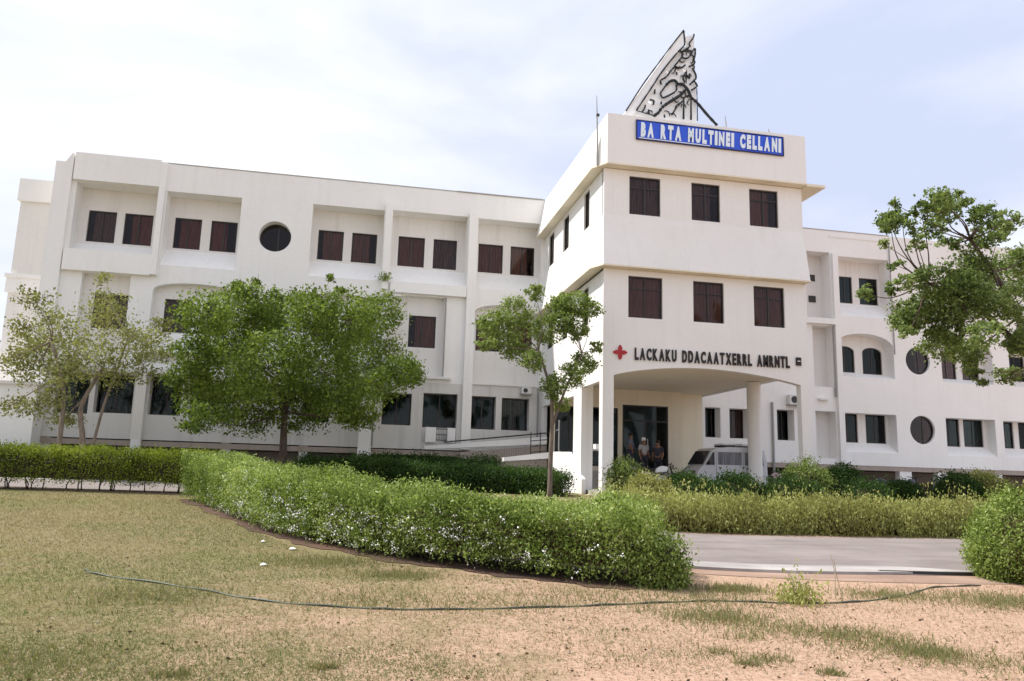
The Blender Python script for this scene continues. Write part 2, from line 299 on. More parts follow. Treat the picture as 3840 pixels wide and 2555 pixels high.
# ------------------------------------------------------------------ ground
def terrain(name, xs, ys, mat, lift=0.0, kind='structure'):
    me = bpy.data.meshes.new(name); V = [(x, y, gz(y)+lift) for y in ys for x in xs]; n = len(xs)
    me.from_pydata(V, [], [(j*n+i, j*n+i+1, (j+1)*n+i+1, (j+1)*n+i) for j in range(len(ys)-1) for i in range(n-1)])
    o = link(name, me, mat); o['kind'] = kind; return o
def ground_material():
    m, n, l, b = newmat('dry_lawn_soil'); co = objco(n, l); sx = n.new('ShaderNodeSeparateXYZ'); l.new(co, sx.inputs[0])
    big = noise(n, l, .32, 5, co, .6); mid = noise(n, l, 1.3, 6, co, .65); fine = noise(n, l, 22, 8, co, .7); mic = noise(n, l, 85, 6, co, .7)
    straw = ramp(n, l, fine, [(.30, (.125, .105, .048)), (.52, (.215, .18, .092)), (.72, (.30, .25, .145))])
    soil = ramp(n, l, fine, [(.30, (.25, .155, .105)), (.5, (.425, .285, .20)), (.72, (.55, .385, .285))])
    green = ramp(n, l, fine, [(.3, (.085, .10, .025)), (.7, (.24, .24, .085))])
    # soil shows to the right and near the camera, thin straw further off and to the left
    gx = n.new('ShaderNodeMath'); gx.operation = 'MULTIPLY_ADD'; l.new(sx.outputs[0], gx.inputs[0]); gx.inputs[1].default_value = .085; gx.inputs[2].default_value = .42
    gy = n.new('ShaderNodeMath'); gy.operation = 'MULTIPLY_ADD'; l.new(sx.outputs[1], gy.inputs[0]); gy.inputs[1].default_value = -.045; l.new(gx.outputs[0], gy.inputs[2])
    ad = n.new('ShaderNodeMath'); ad.operation = 'ADD'; l.new(gy.outputs[0], ad.inputs[0]); l.new(mid, ad.inputs[1])
    f = ramp(n, l, ad.outputs[0], [(.42, (0, 0, 0)), (.78, (1, 1, 1))])
    base = mixc(n, l, f, straw, soil)
    gf = ramp(n, l, big, [(.50, (0, 0, 0)), (.68, (.6, .6, .6))])
    inv = n.new('ShaderNodeMath'); inv.operation = 'SUBTRACT'; inv.inputs[0].default_value = 1.15; inv.use_clamp = True; l.new(f, inv.inputs[1])
    gm = n.new('ShaderNodeMath'); gm.operation = 'MULTIPLY'; l.new(gf, gm.inputs[0]); l.new(inv.outputs[0], gm.inputs[1])
    c = mixc(n, l, gm.outputs[0], base, green)
    speck = ramp(n, l, mic, [(.30, (.55, .55, .55)), (.45, (1, 1, 1))])
    l.new(mixc(n, l, .8, c, speck, 'MULTIPLY'), b.inputs['Base Color']); b.inputs['Roughness'].default_value = .97; b.inputs['Specular IOR Level'].default_value = .1
    bump(n, l, b, fine, .5, .04); return m
M['ground'] = ground_material()
far = [-900, -300, -120, -60, -40]; near = list(np.arange(-30, 40.1, 2.0))
terrain('ground', far+near+[60, 120, 300, 900], [-300, -60, -20, -5, 0]+list(np.arange(2, 28.1, 2.0))+[34, 45, 80, 200, 900], M['ground'])
def roadmat(name, a, c):
    m, n, l, b = newmat(name); co = objco(n, l)
    k = ramp(n, l, noise(n, l, .8, 6, co, .6), [(.35, a), (.65, c)])
    k = mixc(n, l, .55, k, ramp(n, l, noise(n, l, 1.0, 6, objco(n, l, (.35, 2.6, 1)), .6), [(.36, (.62, .60, .59)), (.5, (.95, .95, .95)), (.66, (1.12, 1.09, 1.06))]), 'MULTIPLY')
    l.new(mixc(n, l, .35, k, ramp(n, l, noise(n, l, 60, 4, co), [(.3, (.5, .5, .5)), (.7, (1, 1, 1))]), 'MULTIPLY'), b.inputs['Base Color'])
    b.inputs['Roughness'].default_value = .92; bump(n, l, b, noise(n, l, 60, 4, co), .25, .01); return m
M['road'] = roadmat('worn_asphalt', (.22, .185, .17), (.28, .24, .225)); M['road2'] = roadmat('pale_paving', (.38, .36, .35), (.46, .44, .43)); M['kerb'] = roadmat('pale_concrete_edge', (.34, .31, .295), (.46, .43, .41))
M['verge'] = roadmat('reddish_soil', (.30, .19, .135), (.42, .29, .215))
def smooth_path(P, n=10):
    P = [np.array(p, float) for p in P]; P = [2*P[0]-P[1]]+P+[2*P[-1]-P[-2]]; o = []
    for i in range(1, len(P)-2):
        for k in range(n):
            t = k/n; a, b_, c, d = P[i-1:i+3]
            o.append(.5*((2*b_)+(-a+c)*t+(2*a-5*b_+4*c-d)*t*t+(-a+3*b_-3*c+d)*t**3))
    o.append(P[-2]); return o
def strip(name, path, w0, w1, mat, lift, thick=.0, kind='structure', taper=0, ragged=0):
    P = smooth_path(path, 16); V = []; F = []; K = 6
    for i, p in enumerate(P):
        t = P[min(i+1, len(P)-1)]-P[max(i-1, 0)]; t = t/np.hypot(*t); nn = np.array([-t[1], t[0]])
        tp = 1 if not taper else min(1, .05+i/taper)
        rg = ragged*(math.sin(i*.31)+.6*math.sin(i*.83+1)+.25*math.sin(i*1.6))*.5
        for k in range(K+1):
            q = p+nn*(w0+rg+(w1-w0-rg)*k/K)*tp; V.append((q[0], q[1], gz(q[1])+lift))
    for i in range(len(P)-1):
        for k in range(K): a = i*(K+1)+k; F.append((a, a+K+1, a+K+2, a+1))
    n0 = len(V)
    if thick:
        V += [(x, y, z-thick) for x, y, z in V]
        for i in range(len(P)-1):
            for k in (0, K): a = i*(K+1)+k; F.append((a, a+K+1, a+K+1+n0, a+n0))
        for i in (0, len(P)-1):
            for k in range(K): a = i*(K+1)+k; F.append((a, a+1, a+1+n0, a+n0))
    me = bpy.data.meshes.new(name); me.from_pydata(V, [], F); o = link(name, me, mat); o['kind'] = kind; return o
ROAD = [(40, 13.0), (24, 12.55), (12.9, 12.35), (9.5, 12.3), (6.6, 12.55), (4.4, 13.6), (2.6, 15.6), (1.3, 18.5), (-.4, 22), (-3.2, 25.1), (-8, 26.3), (-16, 26.6), (-40, 26.6)]
strip('verge', ROAD, -2.75, 2.9, M['verge'], .006, ragged=.22)
strip('road', ROAD, -2.35, 2.25, M['road'], .014)
strip('kerb', [(9.0, 10.2), (8.1, 10.4), (7.0, 10.42), (6.0, 10.5), (5.0, 10.75), (4.3, 11.15), (3.4, 11.75), (2.3, 12.9)], -.28, .28, M['kerb'], .045, .06, taper=22)
strip('path', [(13, 10.15), (10.5, 10.05), (8.7, 10.1), (7.4, 10.25)], -.035, .035, M['steel'], .05, .06)
terrain('bounce_paving', [-14, -8, 0, 8, 16, 24, 40], [28.05, 31, 34.28], M['road2'], .012)  # added paving, pale grey to bounce neutral light onto the walls

# ------------------------------------------------------------------ hospital building
B = empty('hospital_building', (4, 34, 0), 0, 'long white three storey building with a projecting entrance tower, recessed bays and round windows', 'building')
bm_off = Vector((-4, -34, 0))
B.location = (0, 0, 0)
Wl, W2 = M['wall'], M['wall2']
# ---- windows (each its own part; frame mesh with panes and curtain below it)
_wcache = {}
def window(x0, x1, z0, z1, y, cur='cur_brn', glass='glass', kind=0, axis='y', split=.5, grille=False):
    w, h = x1-x0, z1-z0; key = (round(w, 2), round(h, 2), kind, round(split, 2), grille)
    if key not in _wcache:
        f = MB(); t = .045
        f.box(0, w, 0, .07, 0, t).box(0, w, 0, .07, h-t, h).box(0, t, 0, .07, t, h-t).box(w-t, w, 0, .07, t, h-t)
        f.box(w*split-.022, w*split+.022, .012, .06, t, h-t)
        if kind == 1: f.box(t, w-t, .015, .055, h*.70, h*.70+.04)
        if grille:
            for i in range(1, 8): f.box(w*i/8-.007, w*i/8+.007, -.02, -.006, 0, h)
        fm = f.mesh('window'); fm.materials.append(M['frame'])
        pm = MB().box(t, w*split-.022, .03, .036, t, h-t).mesh('pane'); qm = MB().box(w*split+.022, w-t, .04, .046, t, h-t).mesh('pane')
        _wcache[key] = (fm, pm, qm)
    fm, pm, qm = _wcache[key]
    o = link('window', fm, None, B)
    if axis == 'y': o.location = (x0, y, z0)
    else: o.matrix_local = Matrix.Translation((y, x1, z0)) @ Matrix.Rotation(-math.pi/2, 4, 'Z')
    gk = M[glass]
    for q in (pm, qm):
        if not len(q.materials): q.materials.append(gk)
        p = link('pane', q, None, o)
        if q.materials[0] != gk:
            p.material_slots[0].link = 'OBJECT'; p.material_slots[0].material = gk
    if cur:
        a, b_ = (0, 1) if random.random() < .35 else random.choice([(0, .72), (.25, 1), (0, .62), (.2, 1)])
        V = []; K = max(6, int(26*(b_-a)*w)); top = h*random.choice([1, 1, .98])
        for i in range(K+1):
            xx = (a+(b_-a)*i/K)*w*.98+.01*w; yy = .10+.025*math.sin(i*1.9)+random.uniform(-.008, .008)
            V += [(xx, yy, .02), (xx, yy, top)]
        me = bpy.data.meshes.new('curtain'); me.from_pydata(V, [], [(2*i, 2*i+2, 2*i+3, 2*i+1) for i in range(K)])
        link('curtain', me, M[cur], o)
    return o
def round_window(x, z, r, y, cur='cur_gry'):
    f = MB(); K = 40; V = []
    for rr, yy in ((r, 0), (r, .07), (r-.06, .07), (r-.06, 0)):
        V += [(rr*math.cos(2*math.pi*i/K), yy, rr*math.sin(2*math.pi*i/K)) for i in range(K)]
    F = [(a*K+i, a*K+(i+1) % K, ((a+1) % 4)*K+(i+1) % K, ((a+1) % 4)*K+i) for a in range(4) for i in range(K)]
    f.poly(V, F); f.box(.08, .125, .015, .055, -r+.03, r-.03)
    o = f.build('round_window', M['frame'], B); o.location = (x, y, z)
    if x < 0: cur = None
    p = MB().prism([((r-.05)*math.cos(2*math.pi*i/K), .035, (r-.05)*math.sin(2*math.pi*i/K)) for i in range(K)], (0, .006, 0)).build('pane', M['glass'], o)
    if not cur: return o
    V = []; K2 = 14
    for i in range(K2+1):
        xx = .16*r+r*.45*i/K2; V += [(xx, .3+.03*math.sin(i*2), -r), (xx, .3+.03*math.sin(i*2), r)]
    me = bpy.data.meshes.new('curtain'); me.from_pydata(V, [], [(2*i, 2*i+2, 2*i+3, 2*i+1) for i in range(K2)]); link('curtain', me, M[cur], o)
def apron(x0, x1, yb, yf, zt, zb):
    MB().prism([(x0, yb, zt), (x0, yf+.004, zb), (x0, yb, zb-.02)], (x1-x0, 0, 0)).build('sloping_sill', Wl, B)
# ---- wings: two planes, F (front, 34.3) and recessed wall behind
def wing(x0, x1, top, zlow, up, lo, gf, circles, yl, f3win, lwin):
    ho_u = [rect(a, b_, c, d) for a, b_, c, d in up]+[circ(x, z, r) for x, z, r in circles if z > 9.6]
    wall('upper_wall', rect(x0, x1, 9.5, top), ho_u, 34.3, 35.1, Wl, B)
    ho_l = [arch(*q[:5]) if len(q) == 5 else rect(*q) for q in lo+gf]+[circ(x, z, r) for x, z, r in circles if z < 9.6]
    wall('lower_wall', rect(x0, x1, 5.6, 9.5), [h for h in ho_l if min(p[1] for p in h) > 5.6], 34.3, yl, Wl, B)
    wall('ground_storey_wall', rect(x0, x1, zlow, 5.6), [h for h in ho_l if min(p[1] for p in h) < 5.6], 34.3, yl, M['wall3'] if x0 < 0 else Wl, B)  # left wing: stains plus the trees' shade, both in the plaster colour
    wall('recessed_wall', rect(x0, x1, 9.5, top-.5), [rect(*w[:4]) for w in f3win]+[circ(x, z, r*1.02) for x, z, r in circles if z > 9.6], 35.102, 35.32, W2, B)
    wall('recessed_wall', rect(x0, x1, zlow, 9.5), [arch(w[0], w[1], w[2], w[3]-.32, w[3]) if 7 < w[2] < 8 and 23 < w[0] < 26 else rect(*w[:4]) for w in lwin]+[circ(x, z, r*1.02) for x, z, r in circles if z < 9.6], yl+.002, yl+.22, W2, B)
    for w in f3win: window(*w[:4], 35.17, *(w[4:]))
    for w in lwin: window(*w[:4], yl+.07, *(w[4:]))
    for x, z, r in circles: round_window(x, z, r, 34.75 if x < 0 and z > 9.6 else 34.42, 'cur_gry' if z > 6 else None)
ZT, ZB = 12.35, 10.97
L3 = [(-11.62, -10.50, ZB, ZT, 'cur_gry'), (-10.18, -9.03, ZB, ZT, 'cur_red'), (-8.15, -7.04, ZB, ZT, 'cur_red'), (-6.65, -5.55, ZB, ZT, 'cur_red'),
      (-2.08, -.96, ZB, ZT, 'cur_brn'), (-.59, .53, ZB, ZT, 'cur_brn'), (1.49, 2.70, ZB, ZT+.03, 'cur_brn'), (3.10, 4.19, ZB, ZT+.03, 'cur_gry'),
      (5.20, 6.37, ZB, ZT, 'cur_brn'), (6.73, 7.88, ZB, ZT, 'cur_brn')]
UP = [(-11.95, -8.72, 10.0, 13.30), (-8.40, -5.35, 10.0, 13.24), (-2.35, .78, 10.0, 13.26), (1.15, 4.56, 10.0, 13.32), (5.04, 8.02, 10.0, 13.30)]
LO = [(-11.31, -9.45, 5.95, 9.44), (-8.55, -5.15, 5.85, 8.86, 9.28), (-2.35, .75, 5.85, 8.86, 9.28), (1.2, 3.65, 5.85, 9.44), (4.98, 8.05, 5.72, 8.82, 9.30)]
GL = [(-11.75, -10.5, 3.5, 5.30), (-10.3, -8.85, 3.72, 5.30), (-8.25, -7.0, 3.72, 5.30), (-6.65, -5.5, 3.7, 5.15), (-2.2, -1.05, 3.7, 5.12), (-.7, .45, 3.7, 5.12), (1.15, 2.4, 3.7, 5.08), (2.9, 4.40, 3.0, 5.15), (4.97, 6.12, 3.66, 5.12), (6.38, 7.63, 3.67, 5.10)]
LW = [(-10.85, -9.5, 7.2, 8.65, 'cur_gry'), (-8.1, -6.98, 7.2, 8.62, 'cur_gry'), (-6.6, -5.5, 7.2, 8.62, 'cur_gry'), (-2.05, -.95, 7.2, 8.62), (-.55, .5, 7.2, 8.62), (2.12, 3.33, 7.18, 8.62, 'cur_brn'), (5.15, 6.25, 7.2, 8.62), (6.6, 7.75, 7.2, 8.62)]
LW += [(a, b_, max(c, 3.67), d, 'cur_blu', 'glass_green') for a, b_, c, d in GL]
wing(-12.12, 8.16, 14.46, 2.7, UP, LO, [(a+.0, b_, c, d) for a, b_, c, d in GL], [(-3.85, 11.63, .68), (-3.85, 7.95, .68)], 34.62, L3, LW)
for a, b_, c, d in UP: apron(a, b_, 35.1, 34.3, 10.88, 10.0)
R3 = [(23.80, 24.62, 10.85, 12.25, 'cur_gry', 'glass_green'), (25.02, 26.08, 10.85, 12.25, 'cur_gry', 'glass_green')]
RUP = [(21.5, 22.86, 9.75, 13.18), (23.25, 26.2, 10.0, 13.05)]
RLO = [(21.76, 22.84, 6.38, 9.40), (23.0, 26.2, 6.95, 8.38, 9.15), (28.9, 31.9, 6.95, 8.45, 9.15), (32.9, 36.5, 6.95, 8.9)]
RG = [(16.05, 16.82, 3.72, 5.12), (17.28, 18.27, 3.72, 5.12), (19.72, 20.62, 3.72, 5.18), (21.75, 22.84, 2.95, 5.20), (22.95, 26.15, 3.3, 5.18), (28.92, 31.78, 3.3, 5.17), (32.25, 35.2, 3.3, 5.15)]
RW = [(23.35, 24.42, 7.25, 8.58, None, 'glass_green'), (24.86, 25.97, 7.22, 8.58, None, 'glass_green'), (29.2, 30.25, 7.22, 8.6), (30.6, 31.6, 7.22, 8.6),
      (16.2, 17.2, 3.75, 5.2, None, 'glass_green'), (17.5, 18.7, 3.75, 5.2, 'cur_gry'), (19.9, 20.8, 3.75, 5.22, None, 'glass_green'), (21.5, 22.1, 3.8, 5.22, None),
      (23.35, 24.42, 3.78, 5.22, None, 'glass_green'), (24.86, 25.98, 3.78, 5.22, None, 'glass_green'), (29.1, 30.2, 3.78, 5.22, None, 'glass_green'), (30.43, 31.58, 3.8, 5.2, None, 'glass_green'),
      (32.5, 33.4, 3.8, 5.2, None, 'glass_green'), (33.7, 34.8, 3.8, 5.2, 'cur_gry', 'glass_green'), (33.3, 34.4, 7.3, 8.6), (34.8, 35.9, 7.3, 8.6)]
wing(15.6, 38, 14.33, 2.66, RUP, RLO, RG, [(27.55, 7.95, .69), (27.58, 4.5, .70)], 34.9, R3, RW)
apron(23.25, 26.2, 35.1, 34.3, 10.80, 10.0); apron(22.95, 26.15, 34.9, 34.3, 3.75, 3.3); apron(28.92, 31.78, 34.9, 34.3, 3.75, 3.3); apron(32.25, 35.2, 34.9, 34.3, 3.75, 3.3)
for a, b_ in ((23.0, 26.2), (28.9, 31.9)): apron(a, b_, 34.9, 34.3, 7.2, 6.95)
for a, b_ in ((-8.55, -5.15), (-2.35, .75)): apron(a, b_, 34.62, 34.3, 7.15, 6.3)
# tiny vent openings in the narrow bay beside the tower
for z in (11.86, 10.76): MB().box(22.12, 22.5, 35.06, 35.1, z, z+.33).build('vent', M['frame'], B)
# fins, slabs, ledges of the wings
MB().box(-8.68, -8.44, 34.02, 34.3, 9.5, 14.40).build('pilaster', Wl, B)
MB().box(.82, 1.11, 34.12, 34.3, 9.62, 13.55).build('pilaster', Wl, B)
MB().box(4.60, 5.00, 34.10, 34.3, 2.75, 13.42).build('pilaster', Wl, B)
MB().box(22.9, 23.2, 34.1, 34.3, 2.7, 13.12).build('pilaster', Wl, B)
MB().box(-12.05, -8.69, 34.06, 34.3, 9.46, 10.35).build('projecting_box', Wl, B)
MB().box(-12.05, -8.69, 34.06, 34.3, 13.32, 14.50).build('parapet_band', Wl, B)
MB().box(1.2, 4.58, 34.06, 34.3, 9.50, 9.98).build('projecting_box', Wl, B)
MB().box(15.9, 22.88, 34.02, 34.3, 9.46, 9.74).build('projecting_box', Wl, B)
MB().box(2.4, 4.05, 34.12, 34.3, 5.76, 5.86).build('ledge', W2, B); MB().box(4.98, 7.9, 34.22, 34.3, 5.62, 5.70).build('ledge', W2, B)
MB().box(21.9, 22.4, 34.1, 34.3, 5.72, 5.80).build('ledge', W2, B)
MB().box(4.0, 8.02, 34.24, 34.3, 14.462, 14.5).box(-12.05, 8.16, 34.28, 34.62, 14.462, 14.50).box(15.9, 26.3, 34.28, 34.62, 14.332, 14.37).build('coping', M['conc'], B)
MB().box(22.9, 26.35, 34.27, 34.3, 14.0, 14.12).build('coping', Wl, B)
# end block at the far left: corner pier, set-back stair block, low annexe
MB().box(-12.78, -12.12, 34.12, 36.2, 1.0, 14.06).prism([(-12.42, 34.12, 14.06), (-12.12, 34.12, 14.06), (-12.12, 34.12, 14.46), (-12.2, 34.12, 14.44)], (0, .9, 0)).build('corner_pier', Wl, B)
MB().box(-14.45, -12.78, 35.5, 40, 1.0, 12.6).build('stair_block', W2, B)
MB().box(-14.55, -12.78, 35.38, 40, 12.6, 13.58).build('parapet_band', Wl, B)
MB().box(-14.62, -12.78, 35.36, 40, 9.25, 9.42).box(-14.56, -12.78, 35.42, 40, 8.62, 9.25).build('ledge', Wl, B)
MB().box(-24, -12.1, 33.4, 41, 1.0, 4.62).build('annexe', Wl, B); MB().box(-24.1, -12.0, 33.3, 41, 4.62, 4.74).build('coping', W2, B)
# body behind the facades: floors, roof, back wall (rooms stay dark)
MB().box(-12.12, 38, 35.0, 46, 14.0-.25, 14.0-.05).build('roof', M['conc'], B)
MB().box(-12.12, 38, 46, 46.2, 1, 14.2).box(-12.3, -12.13, 36.2, 46.2, 2.7, 14.0).box(38.0, 38.2, 34.3, 46.2, 1, 14.2).build('back_wall', W2, B)
for z in (2.66, 5.75, 9.5): MB().box(-12.1, 38, 35.33, 46, z-.22, z-.02).build('floor_slab', M['under'], B)
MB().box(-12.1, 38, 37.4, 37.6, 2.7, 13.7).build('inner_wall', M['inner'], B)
# undercroft
MB().box(-12.1, 38, 34.32, 36.6, 2.44, 2.655).build('floor_slab', M['under'], B)
MB().box(-12.1, 8.1, 36.6, 36.8, 1.0, 1.96).build('basement_wall', M['dark_under'], B); MB().box(15.6, 38, 37.2, 37.4, 1.0, 2.44).build('basement_wall', M['dark_under'], B)  # undercroft shade put into the colour of these walls
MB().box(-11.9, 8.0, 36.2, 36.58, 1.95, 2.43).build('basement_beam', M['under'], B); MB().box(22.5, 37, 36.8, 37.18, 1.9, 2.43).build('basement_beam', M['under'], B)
for a, b_, y in ((-12.1, -11.75, 34.4), (-8.72, -8.36, 34.1), (-5.3, -4.95, 34.4), (-2.2, -1.85, 34.4), (23.1, 23.45, 34.34), (26.2, 26.85, 34.34), (28.3, 28.85, 34.34), (31.6, 32.0, 34.34), (35, 35.4, 34.34)):
    MB().box(a, b_, y, y+.35, 1.0, 2.70 if y > 34.3 else 2.7).build('pillar', Wl, B)
MB().box(.22, .74, 33.9, 34.3, 1.0, 5.2).prism([(.02, 33.8, 1.0), (.94, 33.8, 1.0), (.74, 33.9, 2.75), (.22, 33.9, 2.75)], (0, .1, 0)).build('pillar', Wl, B)
MB().box(-8.75, -8.35, 34.1, 34.3, 2.7, 5.45).build('pillar', W2, B)
MB().box(-8.34, -6.5, 33.95, 34.3, 5.36, 5.52).box(-12.1, -8.76, 34.0, 34.3, 5.36, 5.48).build('ledge', W2, B)
for z in (9.30, 8.72, 8.02, 7.32): MB().box(.78, 1.75 if z > 8 else 1.5, 33.95, 34.3, z, z+.07).build('sunshade', W2, B)
# pipes
for (x, z0, z1, y, r) in ((.80, 2.75, 5.3, 34.26, .03), (3.70, 5.9, 9.45, 34.26, .03), (19.45, 1.3, 5.5, 34.22, .055), (22.83, 5.9, 9.4, 34.22, .035), (26.22, 8.2, 14.0, 34.24, .03), (8.0, 3.0, 5.6, 34.2, .04)):
    MB().tube([(x, y, z0), (x, y, z1)], r, 8).build('pipe', M['pipe'], B)
# window-side concrete box under the door-like window of the left wing
o = MB().box(3.05, 3.5, 34.16, 34.3, 3.02, 3.66).box(4.0, 4.35, 34.16, 34.3, 3.02, 3.66).build('sill_block', Wl, B)
g = MB(); g.box(3.5, 4.0, 34.2, 34.22, 3.1, 3.14).box(3.5, 4.0, 34.2, 34.22, 3.58, 3.62).box(3.5, 4.0, 34.2, 34.22, 3.34, 3.37)
for i in range(7): g.box(3.52+i*.075, 3.535+i*.075, 34.19, 34.205, 3.1, 3.62)
g.build('grille', M['steel'], B)

# ---- entrance tower
def skirt(name, top, bot, z1, z0, mat):           # ring of flaring faces with closed underside
    n = len(top); V = [(x, y, z1) for x, y in top]+[(x, y, z0) for x, y in bot]
    F = [(i, i+1, n+i+1, n+i) for i in range(n-1)]+[tuple(range(n, 2*n))]+[tuple(range(n-1, -1, -1))]+[(n-1, 0, n, 2*n-1)]
    return MB().poly(V, F).build(name, mat, B)
def ring(name, pts_t, pts_b, z1, z0, mat): return skirt(name, pts_t, pts_b, z1, z0, mat)
skirt('parapet', [(8.16, 34.3), (8.16, 25.02), (8.162, 25.0), (15.85, 25.0), (15.85, 34.3)], [(7.78, 34.3), (7.78, 25.62), (8.16, 25.0), (15.85, 25.0), (15.85, 34.3)], 14.46, 12.62, Wl)
MB().prism([(7.76, 34.3, 12.56), (7.76, 25.61, 12.56), (8.15, 24.98, 12.56), (15.86, 24.98, 12.56), (15.86, 34.3, 12.56)], (0, 0, .058)).build('eave', M['soffit'], B)
MB().prism([(15.862, 25.0, 12.52), (16.62, 25.0, 12.52), (16.62, 34.25, 12.52), (15.862, 34.25, 12.52)], (0, 0, .10)).build('eave', M['soffit'], B)
TW3 = [(9.10, 10.27), (11.46, 12.57), (13.73, 14.88)]; TW2 = [(9.06, 10.32), (11.47, 12.64), (13.79, 15.0)]
wall('tower_front_wall', rect(8.16, 15.85, 8.8, 12.54), [rect(a, b_, 10.92, 12.34) for a, b_ in TW3], 25.36, 25.56, Wl, B)
skirt('flared_band', [(8.13, 34.3), (8.13, 25.36), (8.15, 25.34), (15.86, 25.34), (15.86, 34.3)], [(7.76, 34.3), (7.76, 25.62), (8.05, 25.0), (15.86, 25.0), (15.86, 34.3)], 10.8, 8.93, Wl)
MB().prism([(7.745, 34.3, 8.872), (7.745, 25.61, 8.872), (8.045, 24.985, 8.872), (15.875, 24.985, 8.872), (15.875, 34.3, 8.872)], (0, 0, .056)).build('eave', M['soffit'], B)
AP = [(8.55+(15.53-8.55)*i/24, 5.14+.40*math.sin(math.pi*(i/24)**.92)**.85) for i in range(25)]
outer = [(8.16, 1.0), (8.98, 1.0), (8.78, 1.12), (8.64, 1.35), (8.57, 1.75), (8.55, 2.2)]+AP+[(15.53, 1.0), (15.85, 1.0), (15.85, 8.86), (8.16, 8.86)]
wall('portico_wall', outer, [rect(a, b_, 7.18, 8.66) for a, b_ in TW2], 25.33, 25.62, Wl, B)
for i, (a, b_) in enumerate(TW3): window(a, b_, 10.92, 12.34, 25.42, ('cur_gry', 'cur_gry', 'cur_brn')[i], 'glass', 1)
for i, (a, b_) in enumerate(TW2): window(a, b_, 7.18, 8.66, 25.40, 'cur_brn', 'glass', 1)
sw = [(27.12, 27.84), (30.0, 30.88), (32.45, 33.38)]
wall('tower_side_wall', [(25.5, 8.8), (34.3, 8.8), (34.3, 12.54), (25.5, 12.54)], [rect(a, b_, 10.95, 12.40) for a, b_ in sw], 8.16, 8.34, Wl, B, 'x')
wall('tower_side_wall', [(25.62, 1.0), (25.7, 1.0), (25.7, 4.95), (27.84, 4.95), (27.84, 1.0), (28.9, 1.0), (28.9, 4.75), (33.9, 4.75), (33.9, 2.0), (34.3, 2.0), (34.3, 8.86), (25.62, 8.86)], [rect(a, b_, 7.2, 8.62) for a, b_ in sw], 8.16, 8.36, Wl, B, 'x')
MB().box(8.361, 8.62, 27.9, 28.4, 1.0, 5.55).build('pier', Wl, B)
for a, b_ in sw: window(a, b_, 10.95, 12.40, 8.22, 'cur_gry', 'glass', 0, 'x'); window(a, b_, 7.2, 8.62, 8.22, 'cur_brn', 'glass', 0, 'x')
MB().box(15.62, 15.85, 25.62, 34.3, 5.55, 14.2).build('tower_side_wall', Wl, B)
MB().box(8.36, 15.62, 25.62, 34.3, 5.58, 5.80).build('portico_ceiling', M['soffit'], B)
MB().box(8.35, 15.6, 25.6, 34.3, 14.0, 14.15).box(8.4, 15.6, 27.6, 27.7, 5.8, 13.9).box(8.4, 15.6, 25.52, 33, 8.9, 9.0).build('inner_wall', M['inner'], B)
MB().lathe([(.27, 1.2), (.27, 5.56)], 20, (15.3, 28.3, 0)).build('column', W2, B, smooth=False)
wall('entrance_wall', rect(8.4, 14.15, 1.2, 5.6), [rect(11.55, 13.68, 2.0, 4.92), rect(9.95, 11.35, 2.2, 4.75), rect(8.5, 9.8, 2.2, 4.75)], 33.0, 33.25, M['soffit'], B)
MB().box(14.1, 15.55, 33.5, 33.8, 1.2, 5.6).box(14.152, 14.35, 33.0, 33.5, 1.2, 5.6).build('entrance_wall', M['soffit'], B)
d = MB(); d.box(11.55, 13.68, 33.02, 33.08, 4.86, 4.92).box(11.55, 11.61, 33.02, 33.08, 2, 4.86).box(13.62, 13.68, 33.02, 33.08, 2, 4.86).box(11.61, 13.62, 33.02, 33.08, 4.2, 4.26).box(12.6, 12.65, 33.02, 33.08, 2, 4.2)
o = d.build('entrance_door', M['steel'], B)
for a, b_, c, e in ((11.61, 12.6, 2, 4.2), (12.65, 13.62, 2, 4.2), (11.61, 13.62, 4.26, 4.86)): MB().box(a, b_, 33.045, 33.052, c, e).build('pane', M['glass_green'], o)
for a in (12.54, 12.7): MB().tube([(a, 33.0, 2.9), (a, 32.96, 2.95), (a, 32.96, 3.4), (a, 33.0, 3.45)], .015).build('handle', M['white'], o)
window(9.95, 11.35, 2.2, 4.75, 33.08, None, 'glass_green'); window(8.5, 9.8, 2.2, 4.75, 33.08, None, 'glass_green')
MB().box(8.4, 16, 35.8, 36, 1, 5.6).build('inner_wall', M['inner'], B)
MB().box(11.3, 13.9, 34.9, 35.0, 2.0, 5.4).build('reflection_panel', M['door_reflection'], B)  # blue-grey panel added behind the door, coloured like a reflection in its glass
MB().box(11.7, 12.9, 34.3, 34.7, 2.0, 3.1).build('reception_desk', M['white'], B)
# platform, landing and steps under the portico
MB().box(8.36, 16.6, 25.63, 31.0, .9, 1.25).box(8.36, 16.0, 31.9, 35.5, .9, 2.0).build('portico_floor', M['conc'], B)
for i in range(4): MB().box(9.5, 15.2, 31.0+.225*i, 31.9, 1.25+.15*i, 1.40+.15*i).build('step', M['conc'], B)
